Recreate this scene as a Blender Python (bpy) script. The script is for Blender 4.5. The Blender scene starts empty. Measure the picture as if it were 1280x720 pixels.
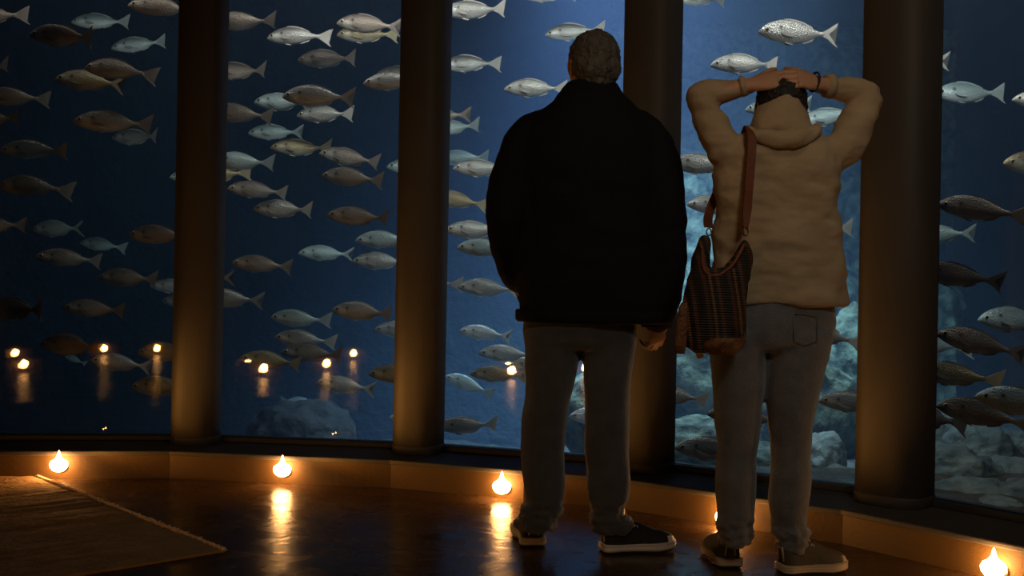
import bpy, bmesh, math, random
import numpy as np
from mathutils import Vector, Matrix, noise
random.seed(7)
scene = bpy.context.scene
COL = scene.collection

# ------------------------------------------------------------------ camera, exposure, world, big lights
F = 1350.0; ROLL = math.radians(1.1); CAMZ = 0.9
R_ = Vector((math.cos(ROLL), 0, math.sin(ROLL))); U_ = Vector((-math.sin(ROLL), 0, math.cos(ROLL))); FW = Vector((0, 1, 0))
cd = bpy.data.cameras.new('camera'); cam = bpy.data.objects.new('camera', cd); COL.objects.link(cam)
cd.sensor_width = 36; cd.lens = 36 * F / 1280; cd.clip_start = 0.05; cd.clip_end = 100
cam.matrix_world = Matrix(((R_.x, U_.x, 0, 0), (0, 0, -1, 0), (R_.z, U_.z, 0, CAMZ), (0, 0, 0, 1)))
scene.camera = cam
vs = scene.view_settings
vs.view_transform = 'Standard'; vs.look = 'None'; vs.exposure = 0.0; vs.gamma = 1.0; vs.use_curve_mapping = False
scene.cycles.use_denoising = True
scene.cycles.max_bounces = 8; scene.cycles.transparent_max_bounces = 16; scene.cycles.volume_bounces = 1
scene.cycles.sample_clamp_indirect = 6
w = bpy.data.worlds.new('world'); scene.world = w; w.use_nodes = True
w.node_tree.nodes['Background'].inputs[0].default_value = (0.02, 0.022, 0.03, 1)
w.node_tree.nodes['Background'].inputs[1].default_value = 0.05

def area(name, loc, target, sx, sy, power, color):
    l = bpy.data.lights.new(name, 'AREA'); l.shape = 'RECTANGLE'; l.size = sx; l.size_y = sy
    l.energy = power; l.color = color
    o = bpy.data.objects.new(name, l); COL.objects.link(o); o.location = loc
    o.rotation_euler = (Vector(target) - Vector(loc)).to_track_quat('-Z', 'Y').to_euler()
    return o
# light over the tank, brightest above the middle panes
L_ = area('tank_top_light', (0.75, 8.3, 3.7), (0.85, 8.5, 0), 1.3, 1.6, 105, (0.55, 0.70, 1.0)); L_.data.spread = math.radians(90)
L_ = area('tank_top_light', (1.6, 7.4, 3.7), (1.7, 8.6, 0), 1.0, 1.2, 42, (0.75, 0.90, 1.0)); L_.data.spread = math.radians(85)
area('tank_fill_strip', (0.35, 5.35, 2.75), (0.35, 6.7, 1.5), 1.1, 0.12, 11, (1.0, 0.97, 0.92))  # strips added out of view behind the panes to brighten the fish sides
area('tank_fill_strip', (1.45, 4.75, 2.75), (1.7, 6.1, 1.5), 1.0, 0.12, 11, (1.0, 0.97, 0.92))
area('tank_fill_strip', (-0.95, 5.65, 2.75), (-0.95, 6.9, 1.5), 1.0, 0.12, 5.4, (1.0, 0.95, 0.88))
area('tank_fill_strip', (-2.2, 5.65, 2.75), (-2.2, 6.9, 1.5), 1.2, 0.12, 2.6, (1.0, 0.92, 0.82))
area('tank_fill_strip', (2.05, 3.95, 2.6), (2.7, 5.3, 1.1), 0.9, 0.12, 9, (1.0, 0.95, 0.9))
# dim warm fill lights, added out of view to brighten the visitors' backs
area('visitor_fill_light', (0.9, 2.1, 3.15), (1.1, 3.4, 1.2), 0.4, 0.4, 4.0, (1.0, 0.72, 0.42))
L_ = area('visitor_fill_light', (1.0, -0.2, 2.9), (1.0, 3.5, 1.35), 0.5, 0.5, 1.9, (1.0, 0.86, 0.68)); L_.data.spread = math.radians(60)

# ------------------------------------------------------------------ helpers
def unp(px, py, Y):
    d = FW * F + R_ * (px - 640) + U_ * (360 - py)
    return Vector((0, 0, CAMZ)) + d * (Y / d.y)

def floor_pt(px, py, z=0.0):
    d = FW * F + R_ * (px - 640) + U_ * (360 - py)
    return Vector((0, 0, CAMZ)) + d * ((z - CAMZ) / d.z)

def mat(name, base=(0.5, 0.5, 0.5), rough=0.6, metal=0.0, bump=0.0, bscale=30.0, base2=None, cscale=6.0, emit=None, estr=0, spec=0.5, sheen=0, coords='Object', stretch=None, detail=6):
    m = bpy.data.materials.new(name); m.use_nodes = True
    nt = m.node_tree; b = nt.nodes['Principled BSDF']
    b.inputs['Base Color'].default_value = (*base, 1); b.inputs['Roughness'].default_value = rough
    b.inputs['Metallic'].default_value = metal; b.inputs['Specular IOR Level'].default_value = spec
    b.inputs['Sheen Weight'].default_value = sheen
    tc = nt.nodes.new('ShaderNodeTexCoord'); mp = nt.nodes.new('ShaderNodeMapping')
    nt.links.new(tc.outputs[coords], mp.inputs[0])
    if stretch: mp.inputs['Scale'].default_value = stretch
    n = nt.nodes.new('ShaderNodeTexNoise'); n.inputs['Scale'].default_value = cscale; n.inputs['Detail'].default_value = detail
    nt.links.new(mp.outputs[0], n.inputs['Vector'])
    r = nt.nodes.new('ShaderNodeValToRGB')
    r.color_ramp.elements[0].position = 0.35; r.color_ramp.elements[1].position = 0.68
    r.color_ramp.elements[0].color = (*base, 1)
    b2 = base2 or tuple(min(1, c * 1.25) for c in base)
    r.color_ramp.elements[1].color = (*b2, 1)
    nt.links.new(n.outputs['Fac'], r.inputs[0]); nt.links.new(r.outputs[0], b.inputs['Base Color'])
    if bump:
        n2 = nt.nodes.new('ShaderNodeTexNoise'); n2.inputs['Scale'].default_value = bscale; n2.inputs['Detail'].default_value = 5
        nt.links.new(mp.outputs[0], n2.inputs['Vector'])
        bp = nt.nodes.new('ShaderNodeBump'); bp.inputs['Strength'].default_value = bump; bp.inputs['Distance'].default_value = 0.01
        nt.links.new(n2.outputs['Fac'], bp.inputs['Height']); nt.links.new(bp.outputs[0], b.inputs['Normal'])
    if emit:
        b.inputs['Emission Color'].default_value = (*emit, 1); b.inputs['Emission Strength'].default_value = estr
    return m

def link_mesh(name, me, m=None, parent=None, smooth=True):
    o = bpy.data.objects.new(name, me); COL.objects.link(o)
    if m is not None:
        me.materials.clear(); me.materials.append(m)
    if smooth:
        for p in me.polygons: p.use_smooth = True
    if parent is not None:
        o.parent = parent
        o.matrix_parent_inverse = Matrix.Translation(-parent_loc(parent))
    return o

def parent_loc(p):
    v = Vector(p.location)
    q = p.parent
    # nested parents keep identity own transforms, so only the root's location counts
    while q is not None:
        v = Vector((0, 0, 0)); break
    return v

def obj(name, bm, m, parent=None, smooth=True):
    me = bpy.data.meshes.new(name); bmesh.ops.recalc_face_normals(bm, faces=bm.faces[:]); bm.to_mesh(me); bm.free()
    return link_mesh(name, me, m, parent, smooth)

def empty(name, loc, label, cat, group=None):
    o = bpy.data.objects.new(name, None); COL.objects.link(o); o.location = loc; o.empty_display_size = 0.1
    tag(o, label, cat, group); return o

def tag(o, label=None, cat=None, group=None, kind=None):
    if label: o['label'] = label
    if cat: o['category'] = cat
    if group: o['group'] = group
    if kind: o['kind'] = kind
    return o

def box(bm, lo, hi, mtx=None, bevel=0.0):
    g = bmesh.ops.create_cube(bm, size=1)['verts']
    for v in g:
        v.co = Vector(((lo[i] + hi[i]) / 2 + v.co[i] * (hi[i] - lo[i]) for i in range(3)))
    if bevel:
        es = {e for v in g for e in v.link_edges}
        r = bmesh.ops.bevel(bm, geom=list(es), offset=bevel, segments=2, affect='EDGES', profile=0.7)
        g = list({v for f in r['faces'] for v in f.verts} | {v for v in g if v.is_valid})
    if mtx is not None:
        for v in g:
            if v.is_valid: v.co = mtx @ v.co

def loft(bm, rings, cap=True):
    vr = [[bm.verts.new(p) for p in r] for r in rings]
    n = len(vr[0])
    for a, b in zip(vr[:-1], vr[1:]):
        for i in range(n):
            bm.faces.new((a[i], a[(i + 1) % n], b[(i + 1) % n], b[i]))
    if cap:
        bm.faces.new(vr[0]); bm.faces.new(vr[-1][::-1])

def ell(c, rx, ry, n=28, e=1.0, yaw=0.0, tilt=0.0):
    out = []
    for i in range(n):
        a = 2 * math.pi * i / n
        x = math.copysign(abs(math.cos(a)) ** e, math.cos(a)) * rx; y = math.copysign(abs(math.sin(a)) ** e, math.sin(a)) * ry
        xx = x * math.cos(yaw) - y * math.sin(yaw); yy = x * math.sin(yaw) + y * math.cos(yaw)
        out.append(Vector(c) + Vector((xx, yy, xx * tilt)))
    return out

def ball(bm, c, r, seg=20, rot=None):
    rx, ry, rz = (r, r, r) if not hasattr(r, '__len__') else r
    g = bmesh.ops.create_uvsphere(bm, u_segments=seg, v_segments=seg // 2 + 2, radius=1)['verts']
    for v in g:
        p = Vector((v.co.x * rx, v.co.y * ry, v.co.z * rz))
        if rot is not None: p = rot @ p
        v.co = p + Vector(c)

def tube(bm, pts, radii, seg=16, flat=1.0, side=None, balls=True):
    pts = [Vector(p) for p in pts]
    rings = []
    prev = None
    for i, p in enumerate(pts):
        t = (pts[min(i + 1, len(pts) - 1)] - pts[max(i - 1, 0)]).normalized()
        if side is not None: a = Vector(side) - t * t.dot(Vector(side))
        elif prev is not None: a = prev - t * t.dot(prev)
        else:
            a = Vector((0, 1, 0)) if abs(t.y) < 0.9 else Vector((1, 0, 0)); a = a - t * t.dot(a)
        a.normalize(); prev = a; b = t.cross(a)
        r = radii[i]
        rings.append([p + a * math.cos(q) * r + b * math.sin(q) * r * flat for q in [2 * math.pi * k / seg for k in range(seg)]])
    loft(bm, rings)
    if balls:
        ball(bm, pts[0], radii[0] * min(1, flat) * 0.98, 12); ball(bm, pts[-1], radii[-1] * min(1, flat) * 0.98, 12)

def smooth_pts(pts, radii, n=4):
    """Catmull-Rom resample"""
    P = [Vector(p) for p in pts]; out = []; ro = []
    for i in range(len(P) - 1):
        p0, p1, p2, p3 = P[max(i - 1, 0)], P[i], P[i + 1], P[min(i + 2, len(P) - 1)]
        for k in range(n):
            t = k / n
            out.append(0.5 * ((2 * p1) + (-p0 + p2) * t + (2 * p0 - 5 * p1 + 4 * p2 - p3) * t * t + (-p0 + 3 * p1 - 3 * p2 + p3) * t ** 3))
            ro.append(radii[i] * (1 - t) + radii[i + 1] * t)
    out.append(P[-1]); ro.append(radii[-1]); return out, ro

def organic(name, bm, m, parent, voxel=0.01, sm=6, disp=None):
    """voxel-fuse the overlapping volumes in bm into one continuous skin"""
    me = bpy.data.meshes.new(name + '_raw'); bmesh.ops.recalc_face_normals(bm, faces=bm.faces[:]); bm.to_mesh(me); bm.free()
    t = bpy.data.objects.new(name + '_raw', me); COL.objects.link(t)
    md = t.modifiers.new('r', 'REMESH'); md.mode = 'VOXEL'; md.voxel_size = voxel; md.adaptivity = 0
    if sm:
        s = t.modifiers.new('s', 'SMOOTH'); s.factor = 0.5; s.iterations = sm
    dg = bpy.context.evaluated_depsgraph_get()
    me2 = bpy.data.meshes.new_from_object(t.evaluated_get(dg))
    bpy.data.objects.remove(t); bpy.data.meshes.remove(me)
    me2.name = name
    if disp:
        b = bmesh.new(); b.from_mesh(me2); b.normal_update()
        for v in b.verts: v.co += v.normal * disp(v.co)
        b.to_mesh(me2); b.free()
    return link_mesh(name, me2, m, parent)

# ------------------------------------------------------------------ materials
M = {}
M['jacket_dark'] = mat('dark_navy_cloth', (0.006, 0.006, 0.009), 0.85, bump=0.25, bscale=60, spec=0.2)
M['jean_dark'] = mat('charcoal_denim', (0.06, 0.062, 0.068), 0.9, bump=0.4, bscale=180, base2=(0.08, 0.083, 0.09), cscale=25, spec=0.2, sheen=0.5)
M['jean_grey'] = mat('grey_denim', (0.125, 0.13, 0.145), 0.9, bump=0.4, bscale=180, base2=(0.16, 0.165, 0.18), cscale=25, spec=0.2, sheen=0.4)
M['jacket_beige'] = mat('beige_cotton', (0.36, 0.27, 0.17), 0.85, bump=0.12, bscale=90, base2=(0.42, 0.32, 0.21), cscale=12, spec=0.2)
M['skin'] = mat('skin', (0.42, 0.22, 0.13), 0.5, bump=0.15, bscale=120, base2=(0.48, 0.26, 0.16))
M['hair_grey'] = mat('grey_hair', (0.06, 0.055, 0.05), 0.7, bump=0.9, bscale=140, base2=(0.14, 0.13, 0.12), cscale=60, stretch=(1, 1, 0.35))
M['hair_black'] = mat('black_hair', (0.008, 0.007, 0.008), 0.55, bump=0.8, bscale=140, stretch=(1, 1, 0.3))
M['eye'] = mat('eye_white', (0.7, 0.68, 0.64), 0.2)
M['shoe_black'] = mat('black_shoe_mesh', (0.012, 0.011, 0.011), 0.7, bump=0.5, bscale=200)
M['shoe_grey'] = mat('dark_shoe_mesh', (0.06, 0.05, 0.035), 0.75, bump=0.5, bscale=200)
M['sole_white'] = mat('white_rubber', (0.62, 0.58, 0.52), 0.55)
M['sole_tan'] = mat('tan_rubber', (0.42, 0.33, 0.22), 0.6)
M['sole_under'] = mat('dark_rubber', (0.02, 0.02, 0.02), 0.7)
M['lace'] = mat('pale_lace', (0.55, 0.5, 0.42), 0.7)
M['leather'] = mat('reddish_leather', (0.13, 0.035, 0.015), 0.55, bump=0.3, bscale=80)
M['leather_tan'] = mat('tan_leather', (0.17, 0.075, 0.025), 0.55, bump=0.5, bscale=90, base2=(0.10, 0.04, 0.014), cscale=50)
M['metal'] = mat('dark_brass', (0.25, 0.2, 0.13), 0.35, metal=1.0)
M['pillar'] = mat('dark_painted_steel', (0.048, 0.042, 0.036), 0.62, bump=0.12, bscale=120, base2=(0.058, 0.05, 0.043), cscale=3)
M['curb'] = mat('ochre_plaster', (0.075, 0.037, 0.005), 0.7, bump=0.2, bscale=60, base2=(0.095, 0.048, 0.007), cscale=3)
M['sill'] = mat('dark_stone', (0.05, 0.044, 0.038), 0.75, bump=0.2, bscale=90, cscale=8)
M['frame'] = mat('dark_frame', (0.03, 0.03, 0.03), 0.5)
M['room'] = mat('dark_wall_paint', (0.03, 0.026, 0.024), 0.9, bump=0.1)
M['bulb'] = mat('glowing_bulb', (1, 0.8, 0.5), 0.4, emit=(1.0, 0.47, 0.15), estr=62)
M['socket'] = mat('brass_socket', (0.4, 0.28, 0.12), 0.4, metal=1.0)
M['rug'] = mat('brown_wool', (0.42, 0.26, 0.12), 0.95, bump=0.8, bscale=60, base2=(0.56, 0.36, 0.18), cscale=9, spec=0.1)
M['fringe'] = mat('pale_wool_fringe', (0.8, 0.62, 0.42), 0.95, spec=0.1)

def floor_mat():
    m = bpy.data.materials.new('polished_dark_floor'); m.use_nodes = True; nt = m.node_tree; b = nt.nodes['Principled BSDF']
    b.inputs['Specular IOR Level'].default_value = 0.2
    tc = nt.nodes.new('ShaderNodeTexCoord')
    def ns(scale, det, d=0.0):
        n = nt.nodes.new('ShaderNodeTexNoise'); n.inputs['Scale'].default_value = scale; n.inputs['Detail'].default_value = det
        n.inputs['Distortion'].default_value = d
        nt.links.new(tc.outputs['Object'], n.inputs['Vector']); return n
    def ramp(n, p0, c0, p1, c1):
        r = nt.nodes.new('ShaderNodeValToRGB'); e = r.color_ramp.elements
        e[0].position = p0; e[0].color = (*c0, 1); e[1].position = p1; e[1].color = (*c1, 1)
        nt.links.new(n.outputs['Fac'], r.inputs[0]); return r
    c = ramp(ns(2.6, 8, 0.6), 0.35, (0.040, 0.022, 0.010), 0.7, (0.088, 0.05, 0.024))
    nt.links.new(c.outputs[0], b.inputs['Base Color'])
    r = ramp(ns(5, 8, 1.5), 0.35, (0.17,) * 3, 0.7, (0.36,) * 3); nt.links.new(r.outputs[0], b.inputs['Roughness'])
    bp = nt.nodes.new('ShaderNodeBump'); bp.inputs['Strength'].default_value = 0.35; bp.inputs['Distance'].default_value = 0.006
    nt.links.new(ns(9, 7, 0.8).outputs['Fac'], bp.inputs['Height']); nt.links.new(bp.outputs[0], b.inputs['Normal'])
    return m
M['floor'] = floor_mat()

def glass_mat():
    m = bpy.data.materials.new('clear_pane'); m.use_nodes = True; nt = m.node_tree; nt.nodes.remove(nt.nodes['Principled BSDF'])
    out = nt.nodes['Material Output']; mix = nt.nodes.new('ShaderNodeMixShader'); fr = nt.nodes.new('ShaderNodeFresnel'); fr.inputs[0].default_value = 1.5
    tr = nt.nodes.new('ShaderNodeBsdfTransparent'); tr.inputs[0].default_value = (0.97, 0.99, 1, 1)
    gl = nt.nodes.new('ShaderNodeBsdfGlossy'); gl.inputs['Roughness'].default_value = 0.012
    nt.links.new(fr.outputs[0], mix.inputs[0]); nt.links.new(tr.outputs[0], mix.inputs[1]); nt.links.new(gl.outputs[0], mix.inputs[2])
    nt.links.new(mix.outputs[0], out.inputs[0]); return m
M['glass'] = glass_mat()

def water_mat():
    m = bpy.data.materials.new('sea_water'); m.use_nodes = True; nt = m.node_tree; nt.nodes.remove(nt.nodes['Principled BSDF'])
    out = nt.nodes['Material Output']
    s = nt.nodes.new('ShaderNodeVolumeScatter'); s.inputs['Color'].default_value = (0.36, 0.53, 0.90, 1); s.inputs['Density'].default_value = 0.045
    s.inputs['Anisotropy'].default_value = 0.2
    a = nt.nodes.new('ShaderNodeVolumeAbsorption'); a.inputs['Color'].default_value = (0.22, 0.70, 0.84, 1); a.inputs['Density'].default_value = 0.09
    ad = nt.nodes.new('ShaderNodeAddShader'); nt.links.new(s.outputs[0], ad.inputs[0]); nt.links.new(a.outputs[0], ad.inputs[1])
    nt.links.new(ad.outputs[0], out.inputs['Volume']); return m
M['water'] = water_mat()

def rock_mat(name, c1, c2, scale):
    m = mat(name, c1, 0.9, bump=1.0, bscale=9, base2=c2, cscale=scale, coords='Object', detail=10)
    m.node_tree.nodes['Bump'].inputs['Distance'].default_value = 0.05
    return m
M['rock'] = rock_mat('grey_boulder', (0.08, 0.10, 0.09), (0.24, 0.26, 0.22), 7)
M['dark_rock'] = rock_mat('dark_boulder', (0.03, 0.035, 0.035), (0.06, 0.065, 0.06), 7)
M['reef'] = rock_mat('mottled_reef', (0.018, 0.034, 0.030), (0.20, 0.27, 0.20), 9)
M['backdrop'] = rock_mat('blue_tank_wall', (0.035, 0.055, 0.08), (0.05, 0.08, 0.11), 1.3)
M['gravel'] = rock_mat('tank_gravel', (0.05, 0.06, 0.055), (0.13, 0.14, 0.12), 14)

# ------------------------------------------------------------------ setting
# glass line vertices (pillar centre line), a ring of about 15 degrees per pane
P = [Vector((-4.72, 4.45)), Vector((-3.70, 4.86)), Vector((-2.63, 5.17)), Vector((-1.547, 5.30)), Vector((-0.44, 5.16)), Vector((0.596, 4.79)),
     Vector((1.46, 4.15)), Vector((2.14, 3.28)), Vector((2.60, 2.28)), Vector((2.8, 1.2))]
def offs(poly, d):
    """offset toward the room (the side of the camera)"""
    out = []
    for i, p in enumerate(poly):
        a = poly[max(i - 1, 0)]; b = poly[min(i + 1, len(poly) - 1)]
        t = (b - a).normalized(); n = Vector((t.y, -t.x))     # room side
        out.append(p + n * d)
    return out
def line_y(poly, X):
    for a, b in zip(poly[:-1], poly[1:]):
        if a.x <= X <= b.x: return a.y + (b.y - a.y) * (X - a.x) / (b.x - a.x)
    return poly[0].y if X < poly[0].x else poly[-1].y
def wall_strip(bm, front, back, z0, z1, i0=0, i1=None):
    """solid strip between two polylines"""
    n = len(front); i1 = n if i1 is None else i1
    rows = []
    for i in range(i0, i1):
        f, b = front[i], back[i]
        rows.append([Vector((f.x, f.y, z0)), Vector((f.x, f.y, z1)), Vector((b.x, b.y, z1)), Vector((b.x, b.y, z0))])
    loft(bm, rows)

def bevel_obj(o, wdt, seg=2):
    md = o.modifiers.new('bevel', 'BEVEL'); md.width = wdt; md.segments = seg; md.limit_method = 'ANGLE'
    return o

bm = bmesh.new(); box(bm, (-8, -9.5, -0.12), (8, 5.6, 0)); o = obj('floor', bm, M['floor'], smooth=False); tag(o, kind='structure')
bm = bmesh.new(); box(bm, (-8, -9.5, 3.3), (8, 5.6, 3.4)); o = obj('ceiling', bm, M['room'], smooth=False); tag(o, kind='structure')
bm = bmesh.new(); box(bm, (-8, -9.6, 0), (8, -9.5, 3.3)); o = obj('wall_back', bm, M['room'], smooth=False); tag(o, kind='structure')
bm = bmesh.new(); box(bm, (-8.1, -9.5, 0), (-8, 5.6, 3.3)); o = obj('wall_left', bm, M['room'], smooth=False); tag(o, kind='structure')
bm = bmesh.new(); box(bm, (8, -9.5, 0), (8.1, 5.6, 3.3)); o = obj('wall_right', bm, M['room'], smooth=False); tag(o, kind='structure')
bm = bmesh.new(); wall_strip(bm, offs(P, 0.30), offs(P, -0.06), 2.85, 3.3); o = obj('wall_front', bm, M['room'], smooth=False); tag(o, kind='structure')
bm = bmesh.new(); wall_strip(bm, offs(P, 0.36), offs(P, -0.10), 0.0, 0.105); o = obj('baseboard_front', bm, M['curb'], smooth=False); tag(o, kind='structure')
bm = bmesh.new(); wall_strip(bm, offs(P, 0.375), offs(P, -0.10), 0.105, 0.126); o = obj('trim_1', bm, M['sill'], smooth=False); tag(o, kind='structure'); bevel_obj(o, 0.006)
bm = bmesh.new(); wall_strip(bm, offs(P, 0.035), offs(P, -0.05), 0.126, 0.152); o = obj('trim_2', bm, M['frame'], smooth=False); tag(o, kind='structure'); bevel_obj(o, 0.004)

# panes
GL0 = offs(P, -0.012); GL1 = offs(P, 0.012)
for k in range(1, len(P) - 2):
    a, b = P[k], P[k + 1]; t = (b - a).normalized(); n = Vector((t.y, -t.x))
    bm = bmesh.new()
    a2 = a + t * 0.01; b2 = b - t * 0.01
    q = [a2 + n * 0.012, b2 + n * 0.012, b2 - n * 0.012, a2 - n * 0.012]
    loft(bm, [[Vector((p.x, p.y, z)) for p in q] for z in (0.152, 2.85)])
    o = obj('window_%d' % k, bm, M['glass'], smooth=False); tag(o, kind='structure')

# pillars
pill_lab = {2: 'dark steel pillar just beyond the left edge of view, beside the first pane',
            3: 'dark pillar furthest left, above the gap between the two left curb lamps',
            4: 'dark pillar second from the left, nearest the left side of the man in black',
            5: 'dark pillar standing between the two people, behind the brown shoulder bag',
            6: 'wide dark pillar on the right, beyond the raised elbow of the person in beige',
            7: 'dark pillar beyond the right edge of view'}
PN = offs(P, 0.09)
for k in range(1, 9):
    if k not in (3, 4, 5, 6): 
        if k not in (2, 7): continue
    tt = (P[k + 1] - P[k - 1]).normalized(); c = PN[k] + tt * {5: .045, 6: .066}.get(k, .038); ws = {6: 1.13, 3: .93, 4: .95}.get(k, 1.0); yaw = math.atan2(tt.y, tt.x)
    e = empty('pillar', (c.x, c.y, 0.126), pill_lab[k], 'pillar', 'pillars between the aquarium panes')
    def pr(z, s=1.0): return ell((c.x, c.y, z), 0.118 * s * ws, 0.125 * s, 48, 0.72, yaw)
    bm = bmesh.new(); loft(bm, [pr(0.165), pr(2.85)]); obj('shaft', bm, M['pillar'], e)
    bm = bmesh.new(); loft(bm, [pr(0.1262, 1.02), pr(0.160, 1.02), pr(0.166, 1.005)]); o = obj('base_collar', bm, M['pillar'], e)
    for oo in e.children: bevel_obj(oo, 0.001, 1)

# curb lamps
def curb_lamp(c, n, label, group, beam=None, power=5.0, cone=70):
    """c on the curb face, n horizontal unit normal into the room"""
    e = empty('curb_lamp', c, label, 'lamp', group)
    n = Vector((n[0], n[1], 0)); yaw = math.atan2(n.y, n.x)
    rot = Matrix.Rotation(yaw, 3, 'Z')
    bm = bmesh.new()
    rings = []
    for x, r in ((0, 0.030), (0.004, 0.030), (0.007, 0.026), (0.007, 0.012), (0.022, 0.012)):
        rings.append([Vector(c) + rot @ Vector((x, r * math.cos(a), -0.02 + r * math.sin(a) * 0.8)) for a in [2 * math.pi * k / 24 for k in range(24)]])
    loft(bm, rings); obj('back_plate', bm, M['socket'], e)
    bm = bmesh.new(); cc = Vector(c) + n * 0.044
    prof = [(-0.034, 0.012), (-0.028, 0.026), (-0.016, 0.036), (0, 0.040), (0.013, 0.034), (0.022, 0.018), (0.034, 0.009), (0.050, 0.005), (0.060, 0.001)]
    loft(bm, [ell(cc + Vector((0, 0, z)), r, r * 0.9, 20) for z, r in prof]); obj('bulb', bm, M['bulb'], e)
    if beam is not None:  # spot added beside the bulb to throw extra light on pillars and visitors
        l = bpy.data.lights.new('added_beam', 'SPOT'); l.energy = power; l.color = (1.0, 0.42, 0.08); l.spot_size = math.radians(cone); l.spot_blend = 1.0; l.shadow_soft_size = 0.03
        bo = bpy.data.objects.new('added_beam', l); COL.objects.link(bo); bo.parent = e
        bo.matrix_parent_inverse = Matrix.Translation(-Vector(c))
        bo.location = cc + n * 0.05 + Vector((0, 0, 0.02)); bo.rotation_euler = Vector(beam).to_track_quat('-Z', 'Y').to_euler()
CF = offs(P, 0.36)
lamp_px = [(77, 578, 'glowing curb lamp furthest left, beyond the corner of the rug'),
           (357, 584, 'glowing curb lamp below the second pane, casting a long streak on the floor'),
           (632, 605, 'glowing curb lamp just left of the trouser legs of the man in black'),
           (913, 646, 'curb lamp hidden behind the left leg of the person in beige'),
           (1251, 706, 'glowing curb lamp in the lower right corner, nearest the viewer')]
for px, py, lab in lamp_px:
    best = None
    for i in range(len(CF) - 1):
        for s in range(401):
            q = CF[i].lerp(CF[i + 1], s / 400)
            d = Vector((q.x, q.y, 0.07)) - Vector((0, 0, CAMZ))
            x = 640 + F * d.dot(R_) / d.y if d.y > 0.5 else 1e9
            if best is None or abs(x - px) < best[0]: best = (abs(x - px), q.copy(), i)
    q = best[1]; i = best[2]; t = (CF[i + 1] - CF[i]).normalized(); n = Vector((t.y, -t.x))
    zz = unp(px, py, q.y).z
    curb_lamp((q.x, q.y, min(0.08, max(0.045, zz))), n, lab, 'lamps along the curb under the panes', (t.x - n.x * 0.02, t.y - n.y * 0.02, 0.42), 6.5 if px in (913, 632) else 17.0, 80)
# lamps on the far side of the room, seen mirrored in the panes
BACK = []
for px, py, k, lab in [(18, 442, 2, 'small lamp glowing low behind the viewer, mirrored furthest left in the panes'),
                       (130, 436, 2, 'small lamp behind the viewer, mirrored mid way across the first pane'),
                       (196, 436, 2, 'small lamp behind the viewer, mirrored just left of the first pillar'),
                       (309, 456, 3, 'small lamp behind the viewer, mirrored left in the second pane'),
                       (408, 455, 3, 'small lamp behind the viewer, mirrored right of centre in the second pane'),
                       (640, 464, 4, 'small lamp behind the viewer, mirrored beside the knee of the man in black')]:
    d = FW * F + R_ * (px - 640) + U_ * (360 - py)
    V = Vector((0, 0, CAMZ)) + d * ((0.07 - CAMZ) / d.z)
    a, b = P[k], P[k + 1]; t = (b - a).normalized(); n = Vector((t.y, -t.x)); v2 = Vector((V.x, V.y))
    r2 = v2 - 2 * n * (v2 - a).dot(n)
    BACK.append((r2, lab)); print('BACKLAMP', px, V, r2)
for r2, lab in BACK:
    n = (Vector((-0.6, 4.9)) - r2).normalized()
    # each on its own low block of the far curb
    e = r2 - n * 0.045
    curb_lamp((e.x, e.y, 0.07), n, lab, 'lamps on the far side of the room', (n.x, n.y, 0.10), 13.0, 60)
    bm = bmesh.new(); yaw = math.atan2(n.y, n.x)
    mt = Matrix.Translation((e.x, e.y, 0)) @ Matrix.Rotation(yaw, 4, 'Z')
    box(bm, (-0.2, -0.2, 0), (-0.002, 0.2, 0.126), mt, 0.004); o = obj('bench_block', bm, M['curb'], smooth=False)
    tag(o, 'low ochre block standing on the floor at the far side of the room', 'block', 'ochre blocks on the far side of the room')

# ------------------------------------------------------------------ tank
bm = bmesh.new()
box(bm, (-9, 10.6, -0.8), (9, 10.8, 4.6)); o = obj('wall_tank_back', bm, M['backdrop'], smooth=False); tag(o, kind='structure')
bm = bmesh.new(); box(bm, (-9.2, 3.0, -0.8), (-9, 10.8, 4.6)); o = obj('wall_tank_left', bm, M['backdrop'], smooth=False); tag(o, kind='structure')
bm = bmesh.new(); box(bm, (9, 0.0, -0.8), (9.2, 10.8, 4.6)); o = obj('wall_tank_right', bm, M['backdrop'], smooth=False); tag(o, kind='structure')
TB = offs(P, -0.115)
TB[0] = Vector((-8.9, 4.4)); TB[-1] = Vector((4.0, 0.6)); TB.append(Vector((8.9, 0.6)))
# tank bed: gravel
bm = bmesh.new()
nx, ny = 120, 70; g = {}
for i in range(nx + 1):
    for j in range(ny + 1):
        X = -8.9 + 17.8 * i / nx
        y0 = (line_y(TB, X)); Y = y0 + (10.58 - y0) * j / ny
        zb = max(0.0, min(1.0, (X - 0.2) / 1.0)); z = -0.62 + 0.42 * zb * zb * (3 - 2 * zb) + 0.10 * noise.noise(Vector((X * 0.8, Y * 0.8, 0))) + 0.07 * noise.noise(Vector((X * 4, Y * 4, 3))) + 0.03 * noise.noise(Vector((X * 9, Y * 9, 3)))
        g[i, j] = bm.verts.new((X, Y, z))
for i in range(nx):
    for j in range(ny): bm.faces.new((g[i, j], g[i + 1, j], g[i + 1, j + 1], g[i, j + 1]))
r = bmesh.ops.extrude_face_region(bm, geom=bm.faces[:])
for v in [v for v in r['geom'] if isinstance(v, bmesh.types.BMVert)]: v.co.z = -0.85
o = obj('floor_tank', bm, M['gravel']); tag(o, kind='structure')
# water body
bm = bmesh.new()
ring = [Vector((p.x, p.y)) for p in offs(P, -0.014)[1:-1]]
ring = [Vector((-8.95, 5.0))] + ring + [Vector((2.9, 0.3)), Vector((8.95, 0.3)), Vector((8.95, 10.59)), Vector((-8.95, 10.59))]
loft(bm, [[Vector((p.x, p.y, z)) for p in ring] for z in (-0.83, 3.9)])
o = obj('water', bm, M['water'], smooth=False); tag(o, 'clear blue sea water filling the aquarium behind the panes', 'water', kind='stuff')

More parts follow.
